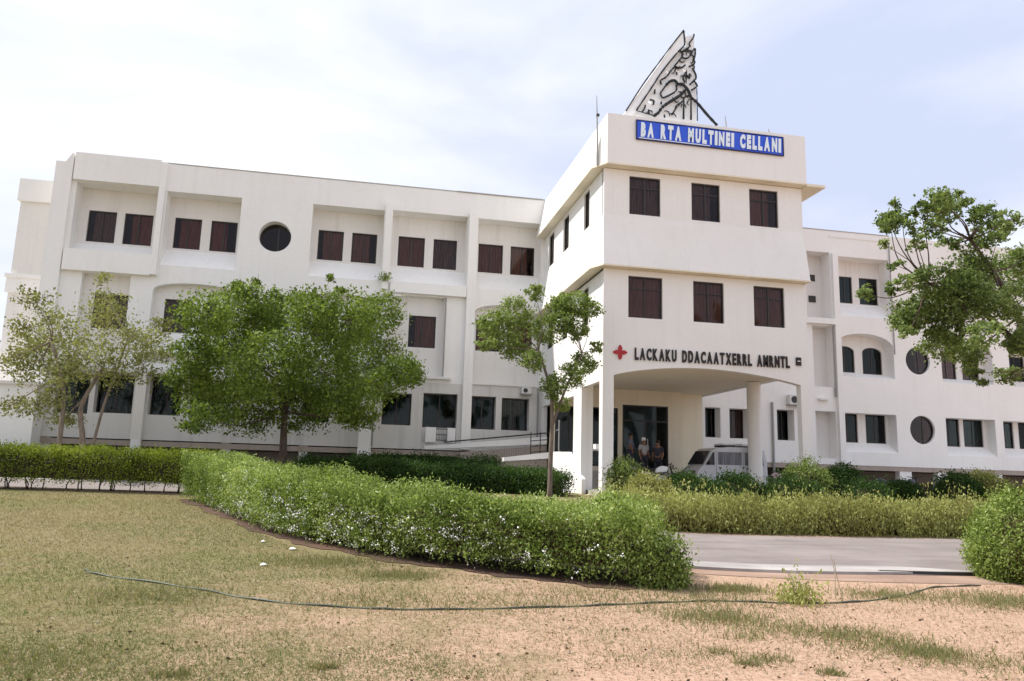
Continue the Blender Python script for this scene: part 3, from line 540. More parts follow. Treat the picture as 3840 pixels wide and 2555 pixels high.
# side stair parapet, ramps, posts at the left foot of the tower
MB().prism([(7.55, 29.75, 1.0), (8.14, 27.62, 1.0), (8.14, 27.62, 1.62), (7.92, 28.75, 2.62), (7.55, 29.75, 2.64)], (.16, .05, 0)).build('stair_parapet', Wl, B)
MB().box(4.6, 8.1, 32.9, 33.1, 1.05, 2.6).build('ramp_wall', M['stone'], B)
MB().prism([(2.9, 32.8, 2.66), (8.1, 32.8, 3.06), (8.1, 32.8, 3.38), (3.4, 32.8, 2.84), (2.9, 32.8, 2.80)], (0, .35, 0)).build('ramp_wall', Wl, B)
MB().prism([(4.4, 32.88, 1.05), (8.1, 32.88, 1.05), (8.1, 32.88, 3.0), (4.4, 32.88, 2.6)], (0, .01, 0)).build('ramp_wall', M['under'], B)
MB().tube([(3.7, 32.78, 2.98), (8.05, 32.78, 3.52)], .03).build('handrail', M['steel'], B)
MB().prism([(5.82, 30.5, 2.23), (8.1, 30.5, 2.44), (8.1, 30.5, 2.70), (5.82, 30.5, 2.38)], (0, .5, 0)).build('ramp_edge', Wl, B)
MB().prism([(5.9, 30.62, 1.0), (7.6, 30.62, 1.0), (7.6, 30.62, 2.36), (5.9, 30.62, 2.2)], (0, .3, 0)).build('ramp_wall', M['stone'], B)
MB().box(7.78, 8.0, 30.35, 30.5, 1.0, 2.5).build('post', Wl, B)
r = MB()
for i in range(10): r.box(7.15+i*.09, 7.165+i*.09, 30.3, 30.315, 1.05, 1.95)
r.box(7.1, 8.06, 30.29, 30.32, 1.95, 1.99).box(7.1, 8.06, 30.29, 30.32, 1.15, 1.18); r.build('railing', M['steel'], B)
r = MB()
for z in (2.72, 2.95, 3.18, 3.45): r.tube([(7.2, 31.9, z-.06), (8.05, 31.9, z+.04)], .018)
for x in (7.2, 7.6, 8.0): r.tube([(x, 31.9, 2.3), (x, 31.9, 3.5)], .02)
for i in range(16): r.box(5.5+i*.1, 5.506+i*.1, 31.9, 31.906, 2.1, 2.75+i*.008)
r.build('railing', M['steel'], B)
r = MB(); r.tube([(7.95, 30.2, 2.7), (7.95, 30.2, 3.9)], .03); r.tube([(7.95, 30.2, 3.55), (8.15, 31.5, 3.55)], .02); r.build('railing', M['pipe'], B)

# ---- lightning rods on the parapet
for x, y, z0, z1, r0 in ((7.9, 25.35, 12.6, 15.25, .035), (12.9, 25.4, 14.4, 15.12, .03), (14.65, 25.4, 14.4, 14.8, .045)):
    p = MB().tube([(x, y, z0), (x-.02, y, z0+(z1-z0)*.6), (x-.05, y, z1)], [r0, r0*.8, r0*.3], 8).build('lightning_rod', M['pipe'])
    MB().box(x-.05, x+.05, y-.05, y+.05, z0 if z0 > 14 else 14.46, (z0 if z0 > 14 else 14.46)+.08).build('bracket', M['steel'], p)
    tag(p, {7.9: 'thin tall grey rod at the left corner of the tower parapet', 12.9: 'short grey rod right of the lattice fin on the tower parapet', 14.65: 'stubby grey rod near the right corner of the tower parapet'}[x], 'rod', 'rods along the tower parapet')
# ---- openwork fin on the tower roof
fin = empty('roof_ornament', (10.6, 26, 14), 0, 'tall white triangular openwork fin with black curling bars on the tower roof', 'roof ornament')
fin.location = (0, 0, 0)
FY = 25.9
Q = FIN['fin_beam']; low = lambda x, z: (x-.575, z-.9) if z < 15.2 and x < 9.7 else (x, z-.9) if z < 15.2 else (x, z)
MB().prism([(low(x, z)[0], FY-.02, low(x, z)[1]) for x, z in Q], (0, .5, 0)).build('slanted_beam', M['fin'], fin)
holes = [circ(10.85, 16.95, .07), circ(11.55, 17.1, .08), circ(10.15, 15.6, .09), circ(11.25, 16.6, .08)]
wall('panel', [low(x, z) for x, z in FIN['panel']][::-1], holes, FY+.12, FY+.30, M['fin'], fin)
tilt = lambda x, y, z: (lambda q: (x*(1+q/25.9), y+q, 1.6+(z-1.6)*(1+q/25.9)))(.30*max(0, z-14.6))
for o_ in fin.children:
    for v in o_.data.vertices: v.co = tilt(*v.co)
    o_.data.update()
for k, Pp in FIN.items():
    if k in ('fin_beam', 'panel'): continue
    th = {'s11': .05, 's12': .055, 's0': .028, 's1': .03, 's24': .02, 's17': .018}.get(k, .033)
    P3 = [(x, FY+(.02 if k not in ('s0', 's1') else -.03), z) for x, z in Pp]
    sm = smooth_path(P3, 4) if len(P3) > 2 else P3
    R = [th*(.75+.5*abs(math.sin(i*1.7+len(k)))) for i in range(len(sm))]
    MB().tube([tilt(*q) for q in sm], R, 6).build('bar', M['ink'], fin)
rf = random.Random(5)
for k_ in range(26):
    z_ = rf.uniform(15.1, 18.0); xl = 9.75+(z_-15.1)*.62; x_ = rf.uniform(xl, 11.85); c_ = []
    a_ = rf.uniform(0, 6.28)
    for j_ in range(5): c_.append(tilt(x_, FY+.08, z_)); x_ += .10*math.cos(a_); z_ += .10*math.sin(a_); a_ += rf.uniform(-.2, 1.3); x_ = min(x_, 11.93)
    MB().tube(c_, [.012, .024, .026, .02, .01], 5).build('bar', M['ink'], fin)
# small braces that hold the bars and the panel together at the back
MB().tube([(11.2, FY+.95, 16.5), (11.2, FY+3.0, 14.1)], .05).tube([(11.75, FY+1.3, 17.4), (11.8, FY+3.4, 14.1)], .05).build('brace', M['steel'], fin)

# ---- signs
def letters(parent, text, x0, x1, z0, z1, y, depth, mat, slant=0, drop=0.0, weight=.03):
    infos = []; 
    for ch in text:
        if ch == ' ': infos.append(None); continue
        c = bpy.data.curves.new('letter', 'FONT'); c.body = ch; c.size = 1; c.extrude = depth/2; c.offset = weight; c.resolution_u = 3
        o = bpy.data.objects.new('letter', c); me = bpy.data.meshes.new_from_object(o); bpy.data.objects.remove(o)
        xs = [v.co.x for v in me.vertices]; ys = [v.co.y for v in me.vertices]
        infos.append((me, min(xs), max(xs), min(ys), max(ys)))
    ws = [.55 if i is None else (i[2]-i[1])*.8+.22 for i in infos]; tot = sum(ws); cx = x0
    for i, w in zip(infos, ws):
        ww = (x1-x0)*w/tot
        if i is not None:
            me, a, b_, c, d = i; gap = ww*.12; zz = z0-drop*(cx-x0)
            for v in me.vertices:
                u = (v.co.x-a)/max(b_-a, .05) if b_-a > .2 else .5+(v.co.x-(a+b_)/2)/.4
                h = (v.co.y-c)/(d-c)
                v.co = (cx+gap+u*(ww-2*gap)+slant*(h-.5), y-v.co.z, zz+h*(z1-z0))
            bm = bmesh.new(); bm.from_mesh(me); bmesh.ops.recalc_face_normals(bm, faces=bm.faces); bm.to_mesh(me); bm.free()
            me.materials.clear(); link('letter', me, mat, parent)
        cx += ww
bn = empty('banner', (0, 0, 0), 0, 'long blue banner with pale blue capitals across the tower parapet', 'banner')
b_ = MB(); K = 24
for i in range(K):
    xa, xb = 9.24+(14.9-9.24)*i/K, 9.24+(14.9-9.24)*(i+1)/K
    ya, yb = 24.955-.012*math.sin(i*.9), 24.955-.012*math.sin((i+1)*.9)
    b_.poly([(xa, ya, 13.6), (xb, yb, 13.6), (xb, yb, 14.28), (xa, ya, 14.28), (xa, ya+.03, 13.6), (xb, yb+.03, 13.6), (xb, yb+.03, 14.28), (xa, ya+.03, 14.28)],
            [(0, 1, 2, 3), (7, 6, 5, 4), (3, 2, 6, 7), (1, 0, 4, 5)])
b_.build('cloth', M['blue'], bn)
MB().box(9.22, 14.92, 24.93, 24.98, 14.28, 14.31).box(9.22, 14.92, 24.93, 24.98, 13.565, 13.60).box(9.20, 9.235, 24.93, 24.98, 13.565, 14.31).box(14.905, 14.94, 24.93, 24.98, 13.565, 14.31).build('edge_strip', plain('navy_edge', (.008, .012, .10), .5), bn)
MB().box(9.3, 12.0, 24.925, 24.935, 13.61, 13.64).build('underline', M['pale'], bn)
letters(bn, 'BA RTA MULTINEI CELLANI', 9.34, 14.84, 13.67, 14.22, 24.925, .012, M['pale'], .02, 0, .075)
sg = empty('wall_sign', (0, 0, 0), 0, 'raised dark capital letters over the entrance arch with a dark square at the end', 'sign')
letters(sg, 'LACKAKU DDACAATXERRL AMRNTL', 9.27, 15.12, 5.70, 6.12, 25.30, .06, M['letter'], 0, -.004, .035)
MB().box(15.36, 15.55, 25.27, 25.33, 5.84, 6.13).build('symbol', M['letter'], sg); MB().box(15.40, 15.51, 25.262, 25.271, 5.98, 6.01).build('symbol_bar', M['wall'], sg)
cr_ = MB(); 
for a, b1 in ((0, 1), (1, 0)):
    for s_ in (-1, 1):
        pr = [(0, .045), (.14, .075), (.235, .03), (.255, 0)]
        pts = [(u*s_, v) for u, v in pr]+[(u*s_, -v) for u, v in pr[::-1]]
        cr_.prism([((8.76+(p if a == 0 else q)), 25.28-.004*(a+1)-.001*s_, 5.93+(q if a == 0 else p)) for p, q in pts], (0, .05, 0))
o = cr_.build('red_cross', M['redp']); tag(o, 'small red cross with pointed arms left of the sign letters', 'emblem')
# air-conditioner casings on brackets
def ac(x, z, w, h, y, label):
    o = MB().box(x, x+w, y-.28, y, z, z+h).build('air_conditioner', M['ac'], None, .01); tag(o, label, 'air conditioner', 'air conditioners on the walls')
    MB().lathe([(h*.36, -.01), (h*.36, 0)], 20, (x+w*.38, y-.285, z+h*.5), 'y').build('fan_grille', M['steel'], o)
    MB().box(x-.05, x+w+.05, y-.3, y, z-.05, z-.004).build('bracket', M['pipe'], o)
ac(20.25, 5.42, .62, .46, 34.27, 'pale air conditioner on the wall seen through the right of the entrance arch')
ac(7.22, 5.30, .42, .28, 34.27, 'small air conditioner above the last ground floor window of the left wing')
# ------------------------------------------------------------------ vegetation
def wob(P, s=1.0, seed=0):
    x, y, z = P[:, 0]*s+seed, P[:, 1]*s+seed*1.7, P[:, 2]*s
    return (np.sin(x*2.1+1.3*np.sin(y*1.7))+np.sin(y*2.9+1.1*np.sin(z*2.3+x))+np.sin(z*3.1+x*1.3)+.6*np.sin(x*5.3+y*4.1)+.6*np.sin(y*6.7-z*5.9))/4.2
def tree(name, label, trunks, clumps, leaf, bark, leafsize, twigs, per, sparse=0.0, group=None, dens=1.0, sp=.22, low=.35):
    base = trunks[0][0]; root = empty(name, base, 0, label, 'tree', group); off = Vector(base)
    T = MB()
    tops = []
    for tr in trunks:
        r0 = tr[-1]; pts = smooth_path([p for p in tr[:-1]], 4) if len(tr) > 3 else [np.array(p, float) for p in tr[:-1]]
        n = len(pts); R = [r0*(1.25 if i == 0 else 1)*(1-.55*i/(n-1)) for i in range(n)]
        T.tube([Vector(p)-off for p in pts], R, 9); tops.append((Vector(pts[-1]), R[-1])); tops.append((Vector(pts[int(n*.7)]), R[int(n*.7)]))
    BR = T; P = []; TI = []
    for cx, cy, cz, R in clumps:
        c = Vector((cx, cy, cz)); t0, rr = min(tops, key=lambda t: (t[0]-c).length)
        mid = (t0+c)/2+Vector((random.uniform(-.2, .2), random.uniform(-.2, .2), -.12*(c-t0).length*random.random()))
        r1 = min(rr*.6, .018+.025*R)
        sm = smooth_path([tuple(t0), tuple(mid), tuple(c)], 4); BR.tube([Vector(p)-off for p in sm], [r1*(1-.75*i/(len(sm)-1)) for i in range(len(sm))], 5)
        m = max(6, int(twigs*R*R*dens)); cls = rng.uniform(-.12, .12)
        d = rng.normal(size=(m, 3)); d /= np.linalg.norm(d, axis=1)[:, None]
        rad = R*rng.uniform(low, 1.0, m)**.6; tw = np.array(c)+d*rad[:, None]*np.array([1, 1, .88])
        keep = wob(tw, 1.6/max(R, .3), cx*3) > (-1+sparse*2*.75); tw = tw[keep]; d = d[keep]
        for q in tw[:: max(1, len(tw)//7)]: BR.tube([c-off, (c+(Vector(q)-c)*.55+Vector((0, 0, -.05)))-off, Vector(q)-off], [r1*.3, r1*.2, .006], 4)
        k = len(tw); L = np.repeat(tw, per, 0); sgm = sp*max(.3, min(R, .9))
        L = L+rng.normal(size=L.shape)*sgm*np.array([1, 1, .7]); P.append(L)
        TI.append(np.repeat(rng.uniform(-.12, .12, k), per)+cls+.42+rng.normal(size=len(L))*.13)
    T.build('trunk', bark, root, smooth=True)
    P = np.concatenate(P)-np.array(base); TI = np.concatenate(TI)
    leafcloud('crown', P, leafsize, leaf, root, TI, .55)
    return root
g0 = lambda x, y: (x, y, gz(y)-.05)
tree('green_tree', 'big round bright green tree with one dark trunk in front of the left wing',
     [[g0(-2.3, 29), (-2.38, 29, 2.3), (-2.42, 29, 3.4), (-2.4, 29.1, 4.6), .17]], [c for c in TREES['big'] if not (c[2] > 8 and c[0] > .85)], M['leaf'], M['trunk_dark'], .115, 110, 26, .0, dens=1.0)
tree('sparse_tree', 'thin olive tree with several pale twisted trunks at the far left corner of the building',
     [[g0(-9.0, 29.5), (-9.07, 29.5, 2.5), (-9.2, 29.4, 3.6), (-8.7, 29.5, 5.0), .12], [g0(-9.7, 29.3), (-9.72, 29.3, 2.7), (-9.8, 29.3, 4.2), (-10.4, 29.4, 5.8), .10],
      [g0(-8.9, 29.6), (-8.6, 29.6, 3.4), (-8.3, 29.6, 4.8), (-8.0, 29.6, 6.2), .06]], TREES['left'], M['leaf_olive'], M['trunk_pale'], .11, 60, 20, .22, dens=1.0, sp=.24, low=.1)
tree('grey_green_tree', 'slender loose grey green tree beside the left foot of the entrance tower',
     [[g0(6.05, 24.0), (6.06, 24, 2.2), (6.08, 24, 3.4), (6.0, 24, 4.4), (5.6, 24, 5.6), .085], [(6.07, 24, 3.2), (6.5, 24, 4.4), (7.0, 23.9, 5.6), .05]],
     TREES['centre'], M['leaf_grey'], M['trunk'], .09, 220, 22, .12, dens=1.2, sp=.18)
tree('spreading_tree', 'wide spreading tree reaching in over the right wing from the right edge',
     [[g0(18.2, 17.6), (18.1, 17.5, 2.4), (17.9, 17.5, 4.6), (17.2, 17.5, 6.2), .24], [(18.0, 17.5, 3.6), (17.0, 17.4, 6.4), (15.8, 17.4, 8.2), .10], [(17.6, 17.5, 5), (15.8, 17.4, 6.4), (14.4, 17.4, 6.9), .10]],
     [(x, y, z, r*(1.22 if r > .38 else 1.0)*(1.05 if z > 8.2 else 1)*(.7 if z < 5.3 else 1)) for x, y, z, r in TREES['right'] if z > 4.3]+[(13.3, 17.3, 8.45, .28), (13.7, 17.8, 8.6, .35), (14.3, 16.8, 8.9, .42), (15.1, 17.4, 8.9, .4), (15.9, 17.0, 8.7, .4), (16.5, 17.6, 8.4, .45)]+[(15.2, 17.2, 6.9, .5), (14.4, 18.2, 6.2, .5), (15.6, 18.6, 5.6, .55), (16.6, 18.4, 6.8, .6), (16.9, 17.0, 5.5, .5), (13.9, 17.6, 5.9, .4)], M['leaf_rain'], M['trunk_dark'], .095, 230, 22, .12, dens=1.0, sp=.17)

def hedge(name, label, path, width, h0, h1, leaf, n, size, bottom=0.0, tall=.25, upright=.4, rough=.12, flowers=None, stems=True, core=.62, twig='twig', cat='hedge', taper_end=True, shift=0.0, spiky=0.0, group=None):
    """row hedge following a ground path: height above ground goes from h0 to h1"""
    P = smooth_path(path, 12); P = np.array(P); seg = np.r_[0, np.cumsum(np.hypot(*(P[1:]-P[:-1]).T))]; Ltot = seg[-1]
    mid = P[len(P)//2]; root = empty(name, (mid[0], mid[1], gz(mid[1])), 0, label, cat, group); off = np.array([mid[0], mid[1], gz(mid[1])])
    def at(s):
        x = np.interp(s, seg, P[:, 0]); y = np.interp(s, seg, P[:, 1]); e = .05
        dx = np.interp(s+e, seg, P[:, 0])-np.interp(s-e, seg, P[:, 0]); dy = np.interp(s+e, seg, P[:, 1])-np.interp(s-e, seg, P[:, 1]); L = np.hypot(dx, dy)+1e-9
        return x, y, dx/L, dy/L
    # twig clusters on the surface of a rounded section, leaves round them
    m = n//14; s = rng.uniform(-.15, Ltot+.15, m); u = rng.uniform(0, 1, m)
    t = (u-.5)*2.0                                    # -1 left foot .. 0 top .. 1 right foot
    hh = np.interp(s, [0, Ltot], [h0, h1]); w = width/2
    sec = np.abs(t); side = np.sign(t)
    wx = np.where(sec < .42, t/.42*w*.92, side*w*(1-.10*(sec-.42))); zz = np.where(sec < .42, 1.0-.06*(sec/.42)**2, 1-(sec-.42)/.58)
    inner = rng.uniform(.72, 1.02, m); wx = wx*inner; zz = np.maximum(zz*np.where(sec < .42, inner, 1), 0)
    z = bottom+zz*(hh-bottom)
    x, y, dx, dy = at(np.clip(s, 0, Ltot)); ex = (s-np.clip(s, 0, Ltot))
    C = np.stack([x+dy*wx+dx*ex, y-dx*wx+dy*ex, z], 1)
    bmp = wob(C, 1.5, h0*7)*rough+wob(C, 4.0, 3.0)*rough*.5
    C[:, 0] += dy*side*bmp*(sec > .35); C[:, 1] -= dx*side*bmp*(sec > .35); C[:, 2] += bmp*np.where(sec < .5, 1.1, .25)
    C[:, 2] += gza(C[:, 1])+shift
    if spiky: C[:, 2] += np.where(sec < .5, rng.exponential(spiky, m), 0)
    L = np.repeat(C, 14, 0)+rng.normal(size=(m*14, 3))*np.array([.05, .05, .045])*(size/.035)
    L[:, 2] = np.maximum(L[:, 2], gza(L[:, 1])+.01)
    ti = np.repeat(rng.normal(size=m)*.09+wob(C, 1.1, 9.0)*.24+wob(C, 3.1, 4.0)*.08, 14)+.44+rng.normal(size=len(L))*.14
    leafcloud('foliage', L-off, size, leaf, root, ti, .48, upright)
    # solid dark core added inside, keeping gaps in the leaves dark and opaque
    core_m = MB(); K = 10; ns = max(8, int(Ltot/.35)); ring = []
    for i in range(ns+1):
        ss = min(max(Ltot*i/ns, .12), Ltot-.12); x, y, dx, dy = [float(v) for v in at(ss)]; h = float(np.interp(ss, [0, Ltot], [h0, h1]))
        for k in range(K):
            a = math.pi*k/(K-1); q = 1+.10*math.sin(i*1.7+k*2.3)
            cw = math.cos(a)*w*core*q; cz = bottom+.04+(h-bottom)*(.80 if 0 < k < K-1 else 0)*(abs(math.sin(a))**.5)*q*core/.62*.98
            ring.append((x+dy*cw-off[0], y-dx*cw-off[1], gz(y)+cz-off[2]+shift))
    F = [(i*K+k, i*K+k+1, (i+1)*K+k+1, (i+1)*K+k) for i in range(ns) for k in range(K-1)]+[(i*K+K-1, i*K, (i+1)*K, (i+1)*K+K-1) for i in range(ns)]
    core_m.poly(ring, F+[tuple(range(K)), tuple(ns*K+k for k in range(K-1, -1, -1))]).build('dark_core', M[twig], root)
    if stems:
        st = MB(); ss = .2
        while ss < Ltot:
            x, y, dx, dy = [float(v) for v in at(ss)]
            for _ in range(random.randint(1, 3)):
                a, c = random.uniform(-.12, .12), random.uniform(-.28, .28)
                o0 = random.uniform(-.35, .35)*w; px, py = x+dy*o0-off[0], y-dx*o0-off[1]; zg = gz(y)-off[2]-.03
                st.tube([(px, py, zg), (px+a*.3, py+a*.2, zg+.16), (px+c, py+random.uniform(-.2, .2), zg+h0*.6)], [.022, .016, .008], 5)
            ss += random.uniform(.28, .62)
        st.build('stems', M[twig], root); root.children[-1]['kind'] = 'stuff'
    if flowers:
        k = flowers; s = rng.beta(3.2, 2.0, k)*Ltot; x, y, dx, dy = at(s); zz = rng.beta(1.3, 2.2, k); sd = np.where(rng.uniform(size=k) < .97, FLS, -FLS)
        h = np.interp(s, [0, Ltot], [h0, h1]); cc = np.stack([x+dy*w*sd*1.03, y-dx*w*sd*1.03, zz*h*.9+.08+gza(y)], 1)
        L = np.repeat(cc, 9, 0)+rng.normal(size=(k*9, 3))*.03
        leafcloud('flowers', L-off, .024, M['flower'], root, np.ones(len(L)), .8)
    return root
FLS = 1
NEAR = [(-3.45, 21.3), (-3.0, 20.2), (-2.3, 18.5), (-1.35, 16.0), (-.5, 14.0), (.25, 12.75), (1.15, 11.6), (2.15, 10.75), (2.95, 10.05), (3.68, 9.68)]
M['bed'] = roadmat('shaded_red_soil', (.055, .028, .016), (.12, .06, .036))  # red soil, darkened in colour for the shadow under the hedge
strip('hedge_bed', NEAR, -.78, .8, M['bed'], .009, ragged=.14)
hedge('flowering_hedge', 'long curving bright green hedge with small white flowers between lawn and road', NEAR, 1.35, 1.08, .83, M['leaf_hedge'], 250000, .042, flowers=300, rough=.16, bottom=.13, upright=.5, twig='twig_red')
hedge('clipped_hedge', 'straight trimmed hedge with bare stems at its foot on the left of the lawn', [(-18, 23.9), (-13, 23.8), (-9, 23.65), (-6, 23.4), (-5.2, 23.3), (-3.7, 23.0)], 1.1, 1.10, 1.12, M['leaf_clip'], 105000, .05, bottom=.26, rough=.06, upright=.75)
hedge('verge_hedge', 'long shaggy pale green hedge along the far edge of the road', [(5.3, 16.3), (6.2, 15.9), (7.4, 15.75), (10, 15.6), (13.5, 15.6), (18, 15.9), (24, 16.2)], 1.15, .52, .58, M['leaf_wild'], 150000, .06, rough=.17, upright=1.5, twig='twig_red', spiky=.07, core=.52)
hedge('dark_hedge', 'low dark green hedge behind the road in front of the ramp of the left wing', [(-1.6, 28.6), (1, 28.2), (3.5, 27.8), (5.4, 27.2), (7.0, 26.2)], 1.3, .95, .75, M['leaf_dark'], 60000, .075, rough=.12, upright=.7, stems=False)
hedge('low_hedge', 'narrow strip of dark planting at the foot of the left wing beneath the ramp', [(.2, 31.6), (2.5, 31.5), (5.6, 31.3)], .9, 1.15, 1.2, M['leaf_dark'], 20000, .085, rough=.12, stems=False)
hedge('low_hedge', 'trimmed low hedge under the raised floor at the far left of the building', [(-16, 32.6), (-11, 32.6), (-6.5, 32.5)], .8, 1.0, .95, M['leaf_clip'], 20000, .085, rough=.05, stems=False)

def bush(label, x, y, rx, ry, h, leaf, n, size, upright=.3, name='bush', group='dark shrubs in front of the entrance tower', foot=.75, flowers=0, twig='twig'):
    z0 = gz(y); root = empty(name, (x, y, z0), 0, label, 'bush', group)
    m = n//16; d = rng.normal(size=(m, 3)); d[:, 2] = np.abs(d[:, 2])*1.05-.10; d /= np.linalg.norm(d, axis=1)[:, None]
    rr = rng.uniform(.68, 1.03, m); C = d*rr[:, None]*np.array([rx, ry, h]); tz = np.clip(C[:, 2]/h, 0, 1); C[:, :2] *= (foot+(1-foot)*np.sin(np.minimum(tz*2.4, math.pi/2)))[:, None]
    bm_ = wob(C+np.array([x, y, 0]), 2.2, x)*.16; C *= (1+bm_)[:, None]; C[:, 2] = np.maximum(C[:, 2], .03)
    L = np.repeat(C, 16, 0)+rng.normal(size=(m*16, 3))*size*1.25; L[:, 2] = np.maximum(L[:, 2], .0)
    ti = np.repeat(rng.normal(size=m)*.1, 16)+.42+rng.normal(size=len(L))*.15
    leafcloud('foliage', L, size, leaf, root, ti, .5, upright)
    K = 14; pr = [(.62, 0), (.70*1.0, .25*h), (.66, .5*h), (.42, .72*h), (.05, .80*h)]
    c = MB(); pts = [(r*rx*math.cos(2*math.pi*k/K), r*ry*math.sin(2*math.pi*k/K), zz) for r, zz in pr for k in range(K)]
    c.poly(pts, [(i*K+k, i*K+(k+1) % K, (i+1)*K+(k+1) % K, (i+1)*K+k) for i in range(4) for k in range(K)]+[tuple((4*K+k) for k in range(K))]).build('dark_core', M[twig], root)  # added solid core so the gaps in the foliage look dark
    s = MB()
    for _ in range(9):
        a = random.uniform(0, 6.28); q = random.uniform(.1, .4); s.tube([(q*rx*math.cos(a)*.6, q*ry*math.sin(a)*.6, -.03), (q*rx*math.cos(a), q*ry*math.sin(a), h*.3), (rx*.8*math.cos(a), ry*.8*math.sin(a), h*.72)], [.02, .014, .006], 5)
    s.build('stems', M[twig], root)
    if flowers:
        k = flowers; q = rng.normal(size=(k, 3)); q[:, 2] = np.abs(q[:, 2])*.6; q /= np.linalg.norm(q, axis=1)[:, None]
        L = np.repeat(q*np.array([rx, ry, h])*.98, 7, 0)+rng.normal(size=(k*7, 3))*.03; leafcloud('flowers', L, .03, M['flower'], root, np.ones(len(L)), .8)
    return root
LD, LG = M['leaf_dark'], M['leaf_wild']
bush('rounded bright shrub against the left pier of the entrance arch', 8.0, 22.6, .62, .6, 1.40, M['leaf_grey'], 9000, .07)
bush('low reddish green shrub right at the foot of the left arch pier', 8.3, 21.6, .8, .6, .95, M['leaf_wild'], 9000, .065)
bush('dark shrub in front of the entrance door', 9.7, 21.9, 1.1, .9, .98, LD, 16000, .07)
bush('dark shrub hiding the nose of the parked van', 11.3, 22.1, 1.1, .9, 1.0, LD, 16000, .07)
bush('dark shrub below the middle of the parked van', 12.8, 21.5, 1.1, .9, .98, LD, 16000, .07)
bush('taller lighter shrub to the right of the parked van', 14.0, 22.7, .85, .8, 1.52, M['leaf_grey'], 13000, .07)
bush('dark shrub under the right pier of the entrance tower', 15.1, 22.9, .9, .8, 1.20, LD, 14000, .07)
bush('small clipped shrub with a square top beside the right pier', 16.6, 24.6, .75, .6, 1.35, LD, 9000, .075)
bush('dark ragged shrub between the road hedge and the undercroft', 15.4, 21.6, .9, .8, .95, LD, 12000, .07)
GR = 'shrubs along the foot of the right wing'
for i, (x, y, rx, h, lf, lb) in enumerate([(20.6, 27.0, .8, .7, LD, 'blackish low shrub between the parked motorcycles and the hedge'), (21.7, 25.4, 1.0, 1.15, LD, 'dark broad shrub left of the short white stub pillar'), (23.1, 25.6, 1.1, 1.25, M['leaf_wild'], 'olive shrub below the short white stub pillar'),
        (24.3, 23.4, 1.3, 1.1, M['leaf_grey'], 'green shrub standing nearest the road hedge at the right'), (27.6, 26.5, 1.8, 1.5, M['leaf_wild'], 'broad olive shrub below the last windows of the right wing'), (27.2, 23.2, 1.7, 1.5, M['leaf_grey'], 'green shrub at the right edge behind the road hedge')]):
    bush(lb, x, y, rx, rx*.8, h, lf, 15000, .085, group=GR)
bush('large leafy roadside bush at the right edge, nearest the viewer', 9.6, 9.75, 1.15, 1.0, 1.2, M['leaf_hedge'], 62000, .042, .4, group='bushes at the right end of the lawn', foot=.7, twig='twig_red')
bush('small bright bush at the open end of the flowering hedge', 3.72, 9.28, .42, .38, .62, M['leaf_hedge'], 9000, .038, .5, group='bushes at the right end of the lawn')
bush('leafy bush behind the roadside bush, past the end of the road gap', 11.8, 11.3, 1.3, 1.0, 1.1, M['leaf_hedge'], 30000, .046, .4, group='bushes at the right end of the lawn')

# green climbers and small plants on the building
def tuft(name, label, x, y, z, n, r, hh, leaf, size, cat='plant', group=None, upright=1.4):
    root = empty(name, (x, y, z), 0, label, cat, group)
    a = rng.normal(size=(n, 3))*np.array([r, r, hh*.35]); a[:, 2] = np.abs(a[:, 2]); ti = .5+rng.normal(size=n)*.2
    leafcloud('leaves', a, size, leaf, root, ti, .4, upright)
    s = MB()
    for _ in range(6): s.tube([(0, 0, -.02), (random.uniform(-r, r)*.6, random.uniform(-r, r)*.6, hh*.5), (random.uniform(-r, r), random.uniform(-r, r), hh*.9)], [.008, .006, .003], 4)
    s.build('stems', M['stalk'], root); return root
tuft('wall_plant', 'small plant rooted on the ledge between the third floor bays', .95, 34.05, 9.98, 160, .16, .5, M['leaf_grey'], .12)
# a loose weed on the bare soil and stakes beside it
tuft('weed', 'single bushy green weed on bare soil before the road', 4.93, 8.25, gz(8.25), 900, .13, .36, M['leaf_wild'], .05, 'weed', upright=1.0)
tuft('weed', 'tiny yellowish weed between the bushy weed and the dry stake', 5.28, 8.7, gz(8.7), 90, .05, .16, M['leaf_wild'], .04, 'weed')
r = MB(); r.tube([(5.52, 8.45, gz(8.4)), (5.53, 8.45, .62), (5.49, 8.46, .83)], [.008, .006, .004], 5).tube([(5.60, 8.43, gz(8.4)), (5.55, 8.45, .6), (5.52, 8.45, .78)], [.006, .005, .003], 5)
tag(r.build('dry_stake', M['stalk']), 'thin dry forked stake standing in bare soil before the road', 'stake')
# hose lying across the lawn
HP = [(-2.95, 10.2), (-2.66, 9.85), (-1.57, 9.07), (-.79, 8.40), (.13, 8.03), (.87, 7.93), (2.21, 8.05), (3.1, 8.2), (4.0, 8.32), (4.78, 8.2), (5.63, 8.25), (6.55, 8.63), (7.37, 9.15), (8.2, 9.3)]
hp = smooth_path(HP, 10)
MBh = MB().tube([(p[0], p[1], gz(p[1])+.008+.006*math.sin(i*.9)) for i, p in enumerate(hp)], .011, 8)
tag(MBh.build('garden_hose', M['hose'], smooth=True), 'long dark green hose lying across the whole lawn', 'hose')

